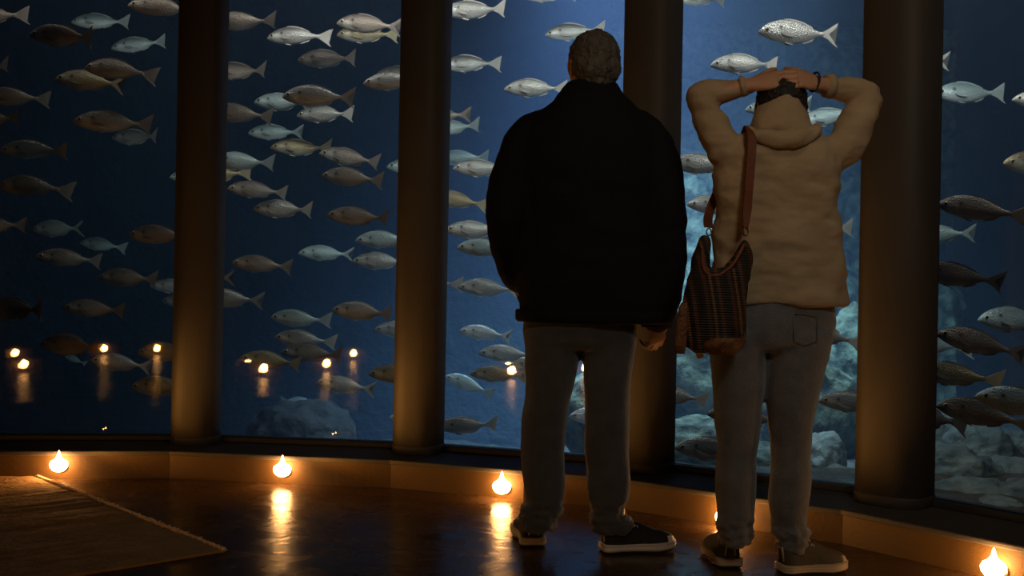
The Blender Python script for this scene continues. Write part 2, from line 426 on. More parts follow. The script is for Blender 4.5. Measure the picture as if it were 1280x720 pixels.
def boulder(c, r, seed, label, grp, m=None, name='boulder', amp=0.22, sub=5):
    bm = bmesh.new(); bmesh.ops.create_icosphere(bm, subdivisions=sub, radius=1)
    for v in bm.verts:
        p = v.co.copy(); q = p + Vector((seed * 7.1, seed * 3.3, seed))
        k = 1 + amp * noise.noise(q * 1.3) + amp * 0.45 * noise.noise(q * 3.5) + amp * 0.22 * noise.noise(q * 9) + amp * .10 * noise.noise(q * 25)
        p *= k
        v.co = Vector((p.x * r[0], p.y * r[1], p.z * r[2])) + Vector(c)
    o = obj(name, bm, m or M['rock'])
    # origin at the rock's foot
    tag(o, label, 'rock', grp); return o
rocks = [
 # px, py(centre), Y, rx, ry, rz
 (1196, 598, 5.6, .20, .22, .18, 'rounded grey boulder at the bottom of the right pane, touching the wide pillar'),
 (1222, 583, 6.2, .24, .26, .24, 'large domed boulder rising highest at the bottom of the right pane'),
 (1268, 588, 6.4, .22, .24, .23, 'boulder behind the front row, cut by the right edge of view'),
 (1256, 612, 5.7, .20, .22, .16, 'broad boulder in the middle of the right pane heap'),
 (1212, 624, 5.1, .22, .2, .11, 'low flat boulder at the front of the right pane heap, near the sill'),
 (1186, 628, 5.3, .14, .15, .10, 'small mottled stone squeezed between the wide pillar and the low flat boulder'),
 (1250, 640, 4.75, .12, .14, .07, 'small flat stone lying right behind the sill of the right pane'),
 (1046, 606, 5.7, .13, .15, .11, 'small stone near the sill between the grey jeans and the wide pillar'),
 (1285, 632, 5.0, .18, .2, .12, 'small boulder at the front of the right pane heap, cut by the edge of view'),
 (1170, 570, 6.6, .22, .22, .30, 'pale speckled rock half hidden by the wide right pillar'),
 (1030, 582, 6.6, .14, .2, .20, 'rounded boulder between the right leg in grey jeans and the wide pillar'),
 (1012, 520, 7.3, .34, .3, .40, 'mottled rock behind the silver fish right of the grey jeans'),
 (950, 590, 6.4, .26, .24, .18, 'pale green rock showing between the legs of the grey jeans'),
 (875, 566, 6.7, .36, .3, .22, 'pale rock slab at the foot of the pane left of the grey jeans'),
 (868, 470, 8.15, .62, .5, .52, 'bright green mottled rock mound below the shoulder bag'),
 (1072, 470, 8.2, .30, .4, .50, 'tall rock face beside the wide pillar at knee height of the grey jeans'),
 (758, 520, 7.3, .36, .34, .34, 'teal rock seen between the legs of the man in black'),
 (375, 560, 8.2, .42, .4, .36, 'dim dark boulder at the bottom of the second pane'),
 (170, 600, 7.6, .5, .4, .30, 'barely visible dark boulder low in the first pane'),
]
for i, (px, py, Y, rx, ry, rz, lab) in enumerate(rocks):
    boulder(unp(px, py, Y), (rx, ry, rz), i + 1, lab, 'rocks on the aquarium bed', M['reef'] if i in (11, 12, 13, 14, 15, 16) else M['dark_rock'] if i in (17, 18) else None)
# reef mound behind the fourth pane: broad backdrop of rock
bm = bmesh.new(); nx, nz = 150, 110; g = {}
for i in range(nx + 1):
    for j in range(nz + 1):
        X = 0.9 + 3.4 * i / nx; z = -0.4 + 3.9 * j / nz
        q = Vector((X, z, 2))
        d = 0.5 * noise.noise(q * 1.1) + 0.22 * noise.noise(q * 3) + 0.09 * noise.noise(q * 8) + 0.04 * noise.noise(q * 18)
        edge = min(1, (X - 0.9) / 0.5) * min(1, (4.3 - X) / 0.5)
        Y = 9.6 - 0.5 * max(0, 1 - z / 3) - 0.8 * d + (1 - edge) * 1.0 + 0.25 * z
        g[i, j] = bm.verts.new((X, min(Y, 10.55), z))
for i in range(nx):
    for j in range(nz): bm.faces.new((g[i, j], g[i + 1, j], g[i + 1, j + 1], g[i, j + 1]))
r = bmesh.ops.extrude_face_region(bm, geom=bm.faces[:])
for v in [v for v in r['geom'] if isinstance(v, bmesh.types.BMVert)]: v.co.y = 10.59
o = obj('rock_reef', bm, M['reef']); tag(o, 'mottled teal rock wall filling the background behind the person in beige', 'rock')

# ------------------------------------------------------------------ fish
def fish_mat(name, back, flank, belly, metal, rough):
    m = bpy.data.materials.new(name); m.use_nodes = True; nt = m.node_tree; b = nt.nodes['Principled BSDF']; L = nt.links.new
    b.inputs['Roughness'].default_value = rough; b.inputs['Metallic'].default_value = metal
    tc = nt.nodes.new('ShaderNodeTexCoord'); sx = nt.nodes.new('ShaderNodeSeparateXYZ'); L(tc.outputs['Object'], sx.inputs[0])
    n = nt.nodes.new('ShaderNodeTexNoise'); n.inputs['Scale'].default_value = 9; n.inputs['Detail'].default_value = 6
    mp = nt.nodes.new('ShaderNodeMapping'); mp.inputs['Scale'].default_value = (1, 1, 3); L(tc.outputs['Object'], mp.inputs[0]); L(mp.outputs[0], n.inputs['Vector'])
    a = nt.nodes.new('ShaderNodeMath'); a.operation = 'MULTIPLY_ADD'; a.inputs[1].default_value = 3.6; a.inputs[2].default_value = 0.42; L(sx.outputs[2], a.inputs[0])
    a2 = nt.nodes.new('ShaderNodeMath'); a2.operation = 'MULTIPLY_ADD'; a2.inputs[1].default_value = 0.35; L(n.outputs['Fac'], a2.inputs[0]); L(a.outputs[0], a2.inputs[2])
    r = nt.nodes.new('ShaderNodeValToRGB'); e = r.color_ramp.elements
    e[0].position = 0.15; e[0].color = (*belly, 1); e[1].position = 1.0; e[1].color = (*back, 1)
    k = e.new(0.48); k.color = (*flank, 1); k = e.new(0.75); k.color = tuple([(p + q) / 2 for p, q in zip(flank, back)] + [1])
    L(a2.outputs[0], r.inputs[0])
    # dark spot behind the gill cover
    vd = nt.nodes.new('ShaderNodeVectorMath'); vd.operation = 'DISTANCE'
    cx = nt.nodes.new('ShaderNodeCombineXYZ'); L(sx.outputs[0], cx.inputs[0]); L(sx.outputs[2], cx.inputs[2])
    L(cx.outputs[0], vd.inputs[0]); vd.inputs[1].default_value = (-0.245, 0, 0.045)
    rr = nt.nodes.new('ShaderNodeValToRGB'); rr.color_ramp.elements[0].position = 0.012; rr.color_ramp.elements[0].color = (0.25, 0.22, 0.2, 1)
    rr.color_ramp.elements[1].position = 0.03; rr.color_ramp.elements[1].color = (1, 1, 1, 1); L(vd.outputs['Value'], rr.inputs[0])
    mx = nt.nodes.new('ShaderNodeMixRGB'); mx.blend_type = 'MULTIPLY'; mx.inputs[0].default_value = 1; L(r.outputs[0], mx.inputs[1]); L(rr.outputs[0], mx.inputs[2])
    # pale silver cheek plate
    vd2 = nt.nodes.new('ShaderNodeVectorMath'); vd2.operation = 'DISTANCE'; L(cx.outputs[0], vd2.inputs[0]); vd2.inputs[1].default_value = (-0.325, 0, -0.03)
    r3 = nt.nodes.new('ShaderNodeValToRGB'); r3.color_ramp.elements[0].position = 0.03; r3.color_ramp.elements[0].color = (1, 1, 1, 1)
    r3.color_ramp.elements[1].position = 0.075; r3.color_ramp.elements[1].color = (0, 0, 0, 1)
    k = r3.color_ramp.elements.new(0.068); k.color = (0.5, 0.5, 0.5, 1); L(vd2.outputs['Value'], r3.inputs[0])
    m3 = nt.nodes.new('ShaderNodeMixRGB'); m3.inputs[2].default_value = (*belly, 1); m4 = nt.nodes.new('ShaderNodeMath'); m4.operation = 'MULTIPLY'; m4.inputs[1].default_value = 0.6
    L(r3.outputs[0], m4.inputs[0]); L(m4.outputs[0], m3.inputs[0]); L(mx.outputs[0], m3.inputs[1])
    L(m3.outputs[0], b.inputs['Base Color'])
    # scales
    vo = nt.nodes.new('ShaderNodeTexVoronoi'); vo.inputs['Scale'].default_value = 55; L(tc.outputs['Object'], vo.inputs['Vector'])
    bp = nt.nodes.new('ShaderNodeBump'); bp.inputs['Strength'].default_value = 0.25; bp.inputs['Distance'].default_value = 0.01
    L(vo.outputs['Distance'], bp.inputs['Height']); L(bp.outputs[0], b.inputs['Normal'])
    return m
FM = {'b': (fish_mat('brown_fish_skin', (0.11, 0.09, 0.075), (0.36, 0.30, 0.24), (0.60, 0.59, 0.56), 0.35, 0.42), mat('brown_fin', (0.19, 0.165, 0.14), 0.6)),
      's': (fish_mat('silver_fish_skin', (0.20, 0.20, 0.18), (0.50, 0.49, 0.46), (0.82, 0.84, 0.82), 0.45, 0.34), mat('silver_fin', (0.40, 0.38, 0.34), 0.55)),
      'y': (fish_mat('golden_fish_skin', (0.16, 0.13, 0.08), (0.46, 0.37, 0.20), (0.72, 0.70, 0.62), 0.4, 0.38), mat('yellow_fin', (0.36, 0.31, 0.19), 0.6)),
      'c': (fish_mat('pale_hazed_fish_skin', (0.22, 0.29, 0.29), (0.50, 0.64, 0.64), (0.82, 0.9, 0.9), 0.3, 0.36), mat('pale_hazed_fin', (0.28, 0.34, 0.34), 0.6))}  # blue-green cast of the water haze mixed into the pale skin and fins
FM_EYE = mat('fish_eye', (0.01, 0.01, 0.012), 0.15); FM_IRIS = mat('fish_iris', (0.65, 0.6, 0.42), 0.25, metal=0.5)
prof = [(-.5, -.006, -.022, .006), (-.487, .016, -.034, .017), (-.455, .048, -.050, .029), (-.40, .086, -.074, .040), (-.33, .120, -.097, .051), (-.24, .144, -.119, .061),
        (-.14, .150, -.131, .066), (-.03, .137, -.127, .062), (.07, .108, -.104, .05), (.15, .073, -.073, .035), (.21, .045, -.046, .022), (.26, .027, -.028, .013), (.31, .027, -.026, .008), (.325, .02, -.02, .004)]
def prism(pts, th, y0=0.0, bendf=None):
    bm = bmesh.new()
    rows = []
    for s in (-1, 1): rows.append([Vector((x, y0 + s * th, z)) for x, z in pts])
    a = [bm.verts.new(p) for p in rows[0]]; b = [bm.verts.new(p) for p in rows[1]]
    n = len(a)
    for i in range(n): bm.faces.new((a[i], a[(i + 1) % n], b[(i + 1) % n], b[i]))
    bm.faces.new(a); bm.faces.new(b[::-1])
    bmesh.ops.triangulate(bm, faces=bm.faces[:])
    return bm
def fish_parts(tone, bend):
    def fin(bm):
        for v in bm.verts:
            t = max(0, v.co.x + 0.05); v.co.y += bend * t * t * 1.1
        return bm
    def me(name, bm, m, smooth=True):
        bmesh.ops.recalc_face_normals(bm, faces=bm.faces[:]); d = bpy.data.meshes.new(name); bm.to_mesh(d); bm.free(); d.materials.append(m)
        if smooth:
            for p in d.polygons: p.use_smooth = True
        return d
    skin, fm = FM[tone]; out = []
    bm = bmesh.new(); rings = []
    pp = []
    for i in range(len(prof) - 1):
        for k in range(2):
            pp.append(tuple(prof[i][j] * (1 - k / 2) + prof[i + 1][j] * k / 2 for j in range(4)))
    pp.append(prof[-1])
    for x, t, b, wd in pp:
        c = (t + b) / 2; h = (t - b) / 2
        rings.append([Vector((x, math.cos(q) * wd * (1 - 0.25 * max(0, math.sin(q))), c + math.sin(q) * h)) for q in [2 * math.pi * k / 20 for k in range(20)]])
    loft(bm, rings)
    # gill cover and mouth shaping
    for v in bm.verts:
        d = math.hypot((v.co.x + 0.375) / 0.085, (v.co.z - 0.0) / 0.085)
        if d < 1: v.co.y *= 1.0 + 0.10 * (1 - d)
    out.append(('body', me('fish_body', fin(bm), skin)))
    bm = prism([(.280, .024), (.32, .034), (.38, .068), (.44, .108), (.50, .140), (.474, .090), (.43, .044), (.388, .010), (.384, -.004), (.42, -.05), (.452, -.1), (.484, -.150), (.43, -.116), (.375, -.070), (.32, -.034), (.280, -.024)], .0045)
    out.append(('tail_fin', me('fish_tail_fin', fin(bm), fm, False)))
    bm = prism([(-.21, .134), (-.17, .158), (-.10, .161), (-.02, .150), (.06, .127), (.14, .093), (.18, .070), (.17, .058), (.08, .095), (-.05, .125), (-.15, .130)], .004)
    out.append(('dorsal_fin', me('fish_dorsal_fin', fin(bm), fm, False)))
    bm = prism([(.03, -.105), (.055, -.124), (.10, -.112), (.16, -.09), (.19, -.062), (.17, -.052), (.09, -.085)], .004)
    out.append(('anal_fin', me('fish_anal_fin', fin(bm), fm, False)))
    for s in (-1, 1):
        bm = prism([(-.255, -.02), (-.22, -.012), (-.15, -.028), (-.085, -.06), (-.11, -.068), (-.17, -.062), (-.235, -.04)], .003)
        for v in bm.verts: v.co.y += s * (0.0635 + (v.co.x + .255) * 0.16)
        out.append(('pectoral_fin', me('fish_pectoral_fin', fin(bm), fm, False)))
        bm = prism([(-.20, -.112), (-.17, -.116), (-.09, -.139), (-.10, -.145), (-.17, -.133)], .003)
        for v in bm.verts: v.co.y += s * (0.018 - (v.co.z + .11) * 0.3)
        out.append(('pelvic_fin', me('fish_pelvic_fin', fin(bm), fm, False)))
        bm = bmesh.new(); ball(bm, (-.408, s * .039, .020), (.023, .007, .023), 14)
        iris = me('fish_iris', bm, FM_IRIS)
        bm = bmesh.new(); ball(bm, (-.408, s * .044, .020), (.0165, .004, .0165), 12)
        out.append(('eye', iris, me('fish_pupil', bm, FM_EYE)))
    return out
PROTO = {}
def get_proto(tone, bi):
    if (tone, bi) not in PROTO: PROTO[tone, bi] = fish_parts(tone, (-0.55, 0.0, 0.5)[bi])
    return PROTO[tone, bi]
frng = random.Random(11)
used_labels = set(); placed = []
def fish(nx, ny, tx, ty, tone, label, group, L0=0.36, dy=0.0):
    ln = math.hypot(tx - nx, ty - ny)
    yaw = math.radians(frng.uniform(-16, 16)); L = L0 * frng.uniform(0.94, 1.06)
    Y = L * math.cos(yaw) * F / ln + dy
    for px in (nx, (nx + tx) / 2, tx):                     # keep clear of the pane line
        for _ in range(60):
            X = (px - 640) * Y / F
            if Y < line_y(P, X) + 0.36: Y += 0.06
    Y = min(Y, 9.0)
    for _ in range(40):                                     # and of each other
        c = unp((nx + tx) / 2, (ny + ty) / 2, Y)
        bad = False
        for q, l in placed:
            if abs(q.y - c.y) < 0.10 and math.hypot(q.x - c.x, (q.z - c.z) * 2.2) < (l + 0.36) * 0.5: bad = True
        if not bad: break
        Y += 0.05
    a = unp(nx, ny, Y); L = ln * Y / F / math.cos(yaw); b = unp(tx, ty, Y + L * math.sin(yaw))
    placed.append((c, L))
    xa = (b - a); Ls = xa.length; xa.normalize(); za = Vector((0, 0, 1)); za = (za - xa * xa.z).normalized(); ya = za.cross(xa)
    roll = Matrix.Rotation(math.radians(frng.uniform(-9, 9)), 4, 'X')
    assert label not in used_labels, label
    assert 4 <= len(label.split()) <= 16, label
    used_labels.add(label)
    e = bpy.data.objects.new('fish', None); COL.objects.link(e); e.empty_display_size = 0.1
    m = Matrix(((xa.x, ya.x, za.x, 0), (xa.y, ya.y, za.y, 0), (xa.z, ya.z, za.z, 0), (0, 0, 0, 1)))
    e.matrix_world = Matrix.Translation((a + b) / 2) @ m @ roll @ Matrix.Scale(Ls, 4)
    tag(e, label, 'fish', group)
    for part in get_proto(tone, frng.choice((0, 1, 1, 2))):
        o = bpy.data.objects.new(part[0], part[1]); COL.objects.link(o); o.parent = e
        if len(part) > 2:
            p2 = bpy.data.objects.new('pupil', part[2]); COL.objects.link(p2); p2.parent = o
    return e
G1, G2, G3, G4, G5 = ['fish behind the ' + s for s in ('first pane on the left', 'second pane', 'third pane beside the man in black', 'fourth pane behind the person in beige', 'pane at the far right')]
FISH = [
 (-50, 22, 32, 17, 'b', 'dim fish in the top left corner, only its tail in view', G1),
 (160, 6, 248, 12, 'b', 'brown fish at the top edge touching the leftmost pillar', G1),
 (89, 27, 163, 27, 'c', 'bright pale fish near the top of the first pane, its head shining white', G1),
 (37, 43, 126, 48, 'b', 'brown fish in front of the bright pale one near the top left', G1),
 (139, 60, 208, 51, 'c', 'slim turquoise fish alone beside the leftmost pillar near the top', G1),
 (-62, 90, 17, 84, 'b', 'fish at the left edge in the upper part, pale forked tail showing only', G1),
 (106, 84, 192, 91, 'b', 'grey brown fish partly behind a golden one, left of the leftmost pillar', G1),
 (69, 98, 157, 106, 'y', 'golden brown fish in front of a grey one in the upper first pane', G1),
 (-25, 120, 60, 123, 'b', 'grey fish with its snout cut by the left edge, above a lone tail', G1),
 (-52, 150, 30, 148, 'b', 'fish at left edge between two grey ones, only a small tail seen', G1),
 (91, 151, 192, 156, 'b', 'plump brown fish overlapping a smaller one left of the leftmost pillar', G1),
 (140, 172, 204, 172, 's', 'small silver fish tucked below the tail of a plump brown one', G1),
 (0, 187, 88, 188, 's', 'silver grey fish with its snout at the left edge, upper of two alike', G1),
 (-2, 231, 86, 236, 'b', 'brownish fish with its snout at the left edge, lower of two alike', G1),
 (212, 221, 280, 221, 'c', 'fish almost wholly behind the leftmost pillar, pale snout peeping out', G1),
 (-45, 282, 34, 281, 'b', 'tail of a fish at the left edge, half way up the first pane', G1),
 (41, 287, 105, 285, 'c', 'dim turquoise fish in mid height, left of another turquoise one', G1),
 (100, 303, 155, 309, 'c', 'smallest turquoise fish in the middle of the first pane', G1),
 (161, 293, 242, 295, 'b', 'brown fish touching the leftmost pillar at mid height', G1),
 (44, 320, 127, 326, 'b', 'grey brown fish below the two turquoise ones at mid height', G1),
 (123, 347, 198, 349, 'b', 'warm brown fish in the lower middle of the first pane', G1),
 (187, 357, 252, 360, 's', 'pale fish head against the leftmost pillar, upper of a pair', G1),
 (203, 376, 266, 378, 's', 'pale fish head against the leftmost pillar, lower of a pair', G1),
 (-25, 387, 66, 387, 'b', 'large dim fish without its head at the left edge, lower part', G1),
 (79, 384, 159, 389, 'b', 'narrow headed brown fish in the lower first pane, alone', G1),
 (50, 430, 134, 434, 'b', 'brown fish above a small white one, near a mirrored lamp', G1),
 (80, 444, 107, 455, 'c', 'very small white fish under the belly of a brown one', G1),
 (113, 450, 190, 459, 's', 'silver fish with a mirrored lamp shining across its head', G1),
 (172, 440, 252, 443, 'y', 'yellowish fish with a mirrored lamp on it, beside the leftmost pillar', G1),
 (164, 483, 246, 485, 'y', 'lowest fish of the first pane, yellow flank cut by the pillar', G1),
 (262, 27, 346, 28, 'b', 'headless looking brown fish emerging from the leftmost pillar at the top', G2),
 (334, 47, 411, 43, 's', 'silver fish with white back near the top of the second pane', G2),
 (421, 28, 503, 34, 'b', 'large brown fish at top of the second pane, over a smaller one', G2),
 (421, 43, 499, 43, 'y', 'fish with yellow tail under a larger brown one, top right of second pane', G2),
 (372, 75, 450, 73, 'b', 'grey fish alone in the upper middle of the second pane', G2),
 (262, 89, 338, 90, 'b', 'grey tail end emerging from the leftmost pillar, second one down', G2),
 (318, 127, 392, 130, 'c', 'bluish fish mostly hidden behind the largest fish of the second pane', G2),
 (353, 120, 445, 122, 's', 'largest silver fish of the second pane, between two others', G2),
 (371, 144, 443, 142, 's', 'silver fish tucked just below the largest one of the second pane', G2),
 (258, 139, 342, 146, 'b', 'brown tail end emerging from the leftmost pillar, third one down', G2),
 (310, 166, 380, 165, 'c', 'slim pale fish above the golden one in the second pane', G2),
 (338, 184, 416, 187, 'y', 'golden fish whose tail is covered by the next fish', G2),
 (399, 191, 477, 205, 'b', 'fish with yellow tail stem right after the golden one', G2),
 (402, 219, 480, 226, 'b', 'grey fish right of centre, below the fish with yellow tail stem', G2),
 (483, 208, 556, 210, 'c', 'pale snout peeping out from behind the second pillar', G2),
 (262, 200, 344, 205, 'c', 'bluish white fish emerging from the leftmost pillar, catching light', G2),
 (284, 235, 360, 241, 'b', 'brown fish whose tail touches the back of a silver one', G2),
 (454, 104, 535, 100, 's', 'grey fish half hidden by the second pillar, uppermost of those', G2),
 (470, 93, 540, 93, 'b', 'sliver of a fish back showing above one cut by the second pillar', G2),
 (236, 224, 312, 214, 'y', 'yellowish tail at the leftmost pillar, under a bluish white fish', G2),
 (316, 261, 394, 263, 's', 'silver fish whose back is touched by a brown tail, mid pane', G2),
 (409, 268, 490, 275, 'b', 'brown silver fish right of centre at mid height in second pane', G2),
 (444, 300, 521, 300, 'c', 'light fish near second pillar, upper of two stacked alike', G2),
 (373, 316, 443, 318, 'c', 'slim pale fish alone left of two stacked by the second pillar', G2),
 (440, 326, 516, 328, 's', 'light fish near second pillar, lower of two stacked alike', G2),
 (290, 328, 366, 334, 'b', 'brown fish near the leftmost pillar with a lowered belly fin', G2),
 (225, 348, 294, 347, 'b', 'faint dark tail at the leftmost pillar under a brown fish', G2),
 (245, 372, 331, 376, 's', 'broad silver fish emerging from the leftmost pillar in the lower half', G2),
 (415, 387, 494, 393, 's', 'silver fish with warm flank near the second pillar, lower half', G2),
 (467, 412, 540, 412, 's', 'light fish cut by the second pillar below one with warm flank', G2),
 (339, 396, 411, 402, 'c', 'greenish pale fish, uppermost of three in a slanting stack', G2),
 (343, 421, 419, 429, 's', 'silver fish, middle one of three in a slanting stack', G2),
 (351, 440, 432, 444, 'b', 'fish at the bottom of the slanting stack, lit by a mirrored lamp', G2),
 (300, 447, 378, 455, 'y', 'yellow flanked fish with a mirrored lamp at its chin', G2),
 (395, 478, 470, 487, 's', 'lone silver fish below the mirrored lamp in the second pane', G2),
 (461, 467, 540, 470, 'y', 'yellowish fish cut by the second pillar near the bottom', G2),
 (389, 503, 350, 500, 'c', 'small turquoise fish facing right, near the bottom of second pane', G2),
 (486, 522, 545, 522, 'b', 'dark snout at the second pillar, lowest fish of the pane', G2),
 (553, 14, 635, 12, 's', 'silver fish at the top beside the second pillar, white forked tail', G3),
 (650, -6, 722, -8, 's', 'fish belly at the top edge left of the grey haired head', G3),
 (681, 43, 757, 37, 's', 'shining fish with white back directly left above the grey haired head', G3),
 (551, 82, 627, 77, 's', 'silver fish beside second pillar, its raised white tail below the topmost', G3),
 (630, 111, 710, 110, 's', 'fish with bright gill patch pointing away from the grey haired head', G3),
 (515, 146, 590, 143, 'b', 'white edged tail at the second pillar, upper of a pair', G3),
 (530, 161, 601, 158, 'c', 'pale turquoise tail half at the second pillar, lower of a pair', G3),
 (545, 199, 612, 196, 'c', 'pale fish behind a silver one near the left shoulder in black', G3),
 (566, 210, 644, 212, 's', 'silver fish whose tail meets the left sleeve of the black jacket', G3),
 (538, 246, 609, 256, 'y', 'fish with yellowish tail between second pillar and black sleeve', G3),
 (556, 287, 636, 289, 's', 'plump pale fish level with the elbow of the black jacket', G3),
 (571, 309, 650, 312, 'c', 'white turquoise fish just below the plump one at the elbow', G3),
 (572, 358, 650, 364, 's', 'silver fish whose tail ends at the pocket of the black jacket', G3),
 (505, 357, 577, 354, 's', 'tail fin touching the snout of a silver fish, beside second pillar', G3),
 (574, 413, 640, 421, 's', 'small silver fish below the jacket hem, above a cluster', G3),
 (598, 441, 674, 444, 's', 'bright silver fish partly behind the dark left trouser leg', G3),
 (633, 456, 706, 459, 'y', 'yellowish head at the left trouser leg beside a mirrored lamp', G3),
 (588, 467, 660, 470, 'y', 'fish with orange streak, a mirrored lamp shining on its tail', G3),
 (556, 470, 617, 492, 'c', 'bluish fish slanting down to the right near second pillar', G3),
 (545, 533, 623, 532, 's', 'lowest fish of the third pane, just above the sill', G3),
 (711, 520, 790, 522, 's', 'pale fish head seen between the legs of the man in black', G3),
 (842, -2, 910, -2, 's', 'fish at the top edge beside the middle pillar, mostly out of view', G4),
 (948, 39, 1048, 44, 's', 'clear silver fish swimming above the clasped hands', G4),
 (888, 81, 976, 79, 's', 'silver fish touching the raised left forearm in beige', G4),
 (836, 204, 925, 208, 's', 'fish between the middle pillar and the beige armpit, upper one', G4),
 (859, 255, 940, 259, 's', 'fish between middle pillar and beige jacket side, head only', G4),
 (931, 137, 1016, 130, 'c', 'fish behind the head in the beige collar, snout and tail showing', G4),
 (998, 153, 1078, 138, 'c', 'pale fish glimpsed through the bent right arm in beige', G4),
 (985, 293, 1067, 284, 's', 'raised tail beside the right flank of the beige jacket', G4),
 (985, 409, 1076, 428, 's', 'fish tail stem beside the right hip in grey jeans', G4),
 (800, 487, 886, 501, 's', 'grey fish tail left of the grey jeans at thigh height', G4),
 (884, 516, 985, 528, 'b', 'fish crossing behind the grey jeans, snout at left edge of thigh', G4),
 (843, 559, 945, 566, 's', 'large round silver fish near the sill, left of the grey jeans', G4),
 (1023, 500, 1118, 508, 's', 'round backed fish between the grey jeans and the wide right pillar', G4),
 (1100, 80, 1188, 76, 's', 'white edged tail at the wide right pillar near the top', G5),
 (1168, 117, 1257, 116, 'c', 'hazy turquoise fish beside the wide right pillar, upper part', G5),
 (1265, 124, 1362, 128, 's', 'fish head at the right edge of view, upper of two', G5),
 (1254, 203, 1350, 208, 'y', 'fish head with golden eye at the right edge, lower of two', G5),
 (1171, 255, 1284, 270, 'b', 'brown backed fish with dark eye, nose at the wide right pillar', G5),
 (1130, 295, 1221, 291, 'c', 'pale fish rear right below the brown backed one by the wide pillar', G5),
 (1145, 338, 1257, 353, 'b', 'big dark grey fish without visible head at the wide right pillar', G5),
 (1222, 399, 1322, 402, 'c', 'bright white silver fish at the right edge, half way down', G5),
 (1170, 416, 1284, 444, 'b', 'brown grey fish in full view slanting down, right pane centre', G5),
 (1118, 423, 1208, 436, 'c', 'pale fish mostly covered by a brown grey one at the pillar', G5),
 (1142, 462, 1252, 477, 'y', 'fish with an orange patch on its flank at the wide pillar', G5),
 (1219, 494, 1345, 515, 'c', 'glittering scaly fish at the right edge above the boulders', G5),
 (1170, 506, 1292, 531, 'b', 'large grey fish with lowered belly fin just above the boulders', G5),
 (1098, 514, 1212, 530, 'b', 'dark fish body behind the large grey one, above the boulders', G5),
]
for f in FISH: fish(*f)
print('fish', len(FISH))

# ------------------------------------------------------------------ rug
c0 = floor_pt(280, 691, 0.0); c1 = floor_pt(30, 592, 0.0)
ud = (c1 - c0); LU = ud.length; ud.normalize(); vd = Vector((-0.76, -0.65, 0)); vd = (vd - ud * vd.dot(ud)).normalized(); LV = 2.2
tag_rug = empty('rug', c0, 'brown woven rug with a frayed edge lying on the dark floor at lower left', 'rug')
rugrot = (ud, vd)
bm = bmesh.new(); nu, nv = 190, 200; g = {}
for i in range(nu + 1):
    for j in range(nv + 1):
        u = LU * i / nu; v = LV * j / nv
        q = Vector((u * 3, v * 3, 0))
        # shallow ridges of the weave run along the frayed edge's normal
        z = 0.010 + 0.0055 * noise.noise(Vector((u * 30, v * 2, 1))) + 0.0035 * noise.noise(q) + 0.0018 * noise.noise(q * 9)
        edge = min(u, v) 
        wob = 0.006 * noise.noise(Vector((u * 18, 5, 0))) if j == 0 else 0
        p = c0 + ud * u + vd * (v + wob)
        g[i, j] = bm.verts.new((p.x, p.y, z * (1 if 0 < i < nu and 0 < j else 0.8)))
for i in range(nu):
    for j in range(nv): bm.faces.new((g[i, j], g[i + 1, j], g[i + 1, j + 1], g[i, j + 1]))
r = bmesh.ops.extrude_face_region(bm, geom=bm.faces[:])
for v in [v for v in r['geom'] if isinstance(v, bmesh.types.BMVert)]: v.co.z = 0.0005
obj('pile', bm, M['rug'], tag_rug)
bm = bmesh.new(); rr = random.Random(3)
for k in range(1500):
    u = LU * rr.random(); p = c0 + ud * u - vd * rr.uniform(-0.012, 0.006); p.z = rr.uniform(0.002, 0.014)
    d = (-vd + ud * rr.uniform(-0.9, 0.9) + Vector((0, 0, rr.uniform(-0.1, 0.9)))).normalized(); l = rr.uniform(0.004, 0.013)
    e2 = p + d * l; e2.z = max(0.002, e2.z)
    tube(bm, [p, (p + e2) / 2 + Vector((0, 0, 0.002)), e2], [0.0016, 0.0014, 0.0007], seg=5, balls=False)
for k in range(3):   # the rolled binding cord along the edge
    pts = []
    for s in range(160):
        u = LU * s / 159; p = c0 + ud * u - vd * (0.002 + 0.004 * math.sin(s * 1.3 + k * 2.1)); p.z = 0.011 + 0.004 * math.cos(s * 1.3 + k * 2.1) + 0.002 * noise.noise(Vector((u * 20, k, 0)))
        pts.append(p)
    tube(bm, pts, [0.004] * len(pts), seg=6, balls=False)
o = obj('fringe', bm, M['fringe'], tag_rug); o['kind'] = 'stuff'; o['label'] = 'pale frayed wool fringe'

# ------------------------------------------------------------------ people
def wrinkle(amp, scale, seed=0.0, stretch=(1, 1, 1)):
    def f(co):
        q = Vector((co.x * stretch[0], co.y * stretch[1], co.z * stretch[2])) * scale + Vector((seed, seed * 2, 0))
        n1 = noise.noise(q); n2 = noise.noise(q * 2.3)
        return amp * (n1 + 0.5 * n2 - 0.6 * abs(noise.noise(q * 0.8)))
    return f

def finger(bm, root, d, curl_axis, lens, r, curls):
    pts = [Vector(root)]; d = Vector(d).normalized(); rad = [r * 1.05]
    for l, c in zip(lens, curls):
        d = Matrix.Rotation(c, 3, Vector(curl_axis)) @ d
        pts.append(pts[-1] + d * l); rad.append(r * (0.97 if len(pts) < 4 else 0.75))
    tube(bm, pts, rad, seg=10)
    for p, q in zip(pts, rad): ball(bm, p, q * 1.02, 10)

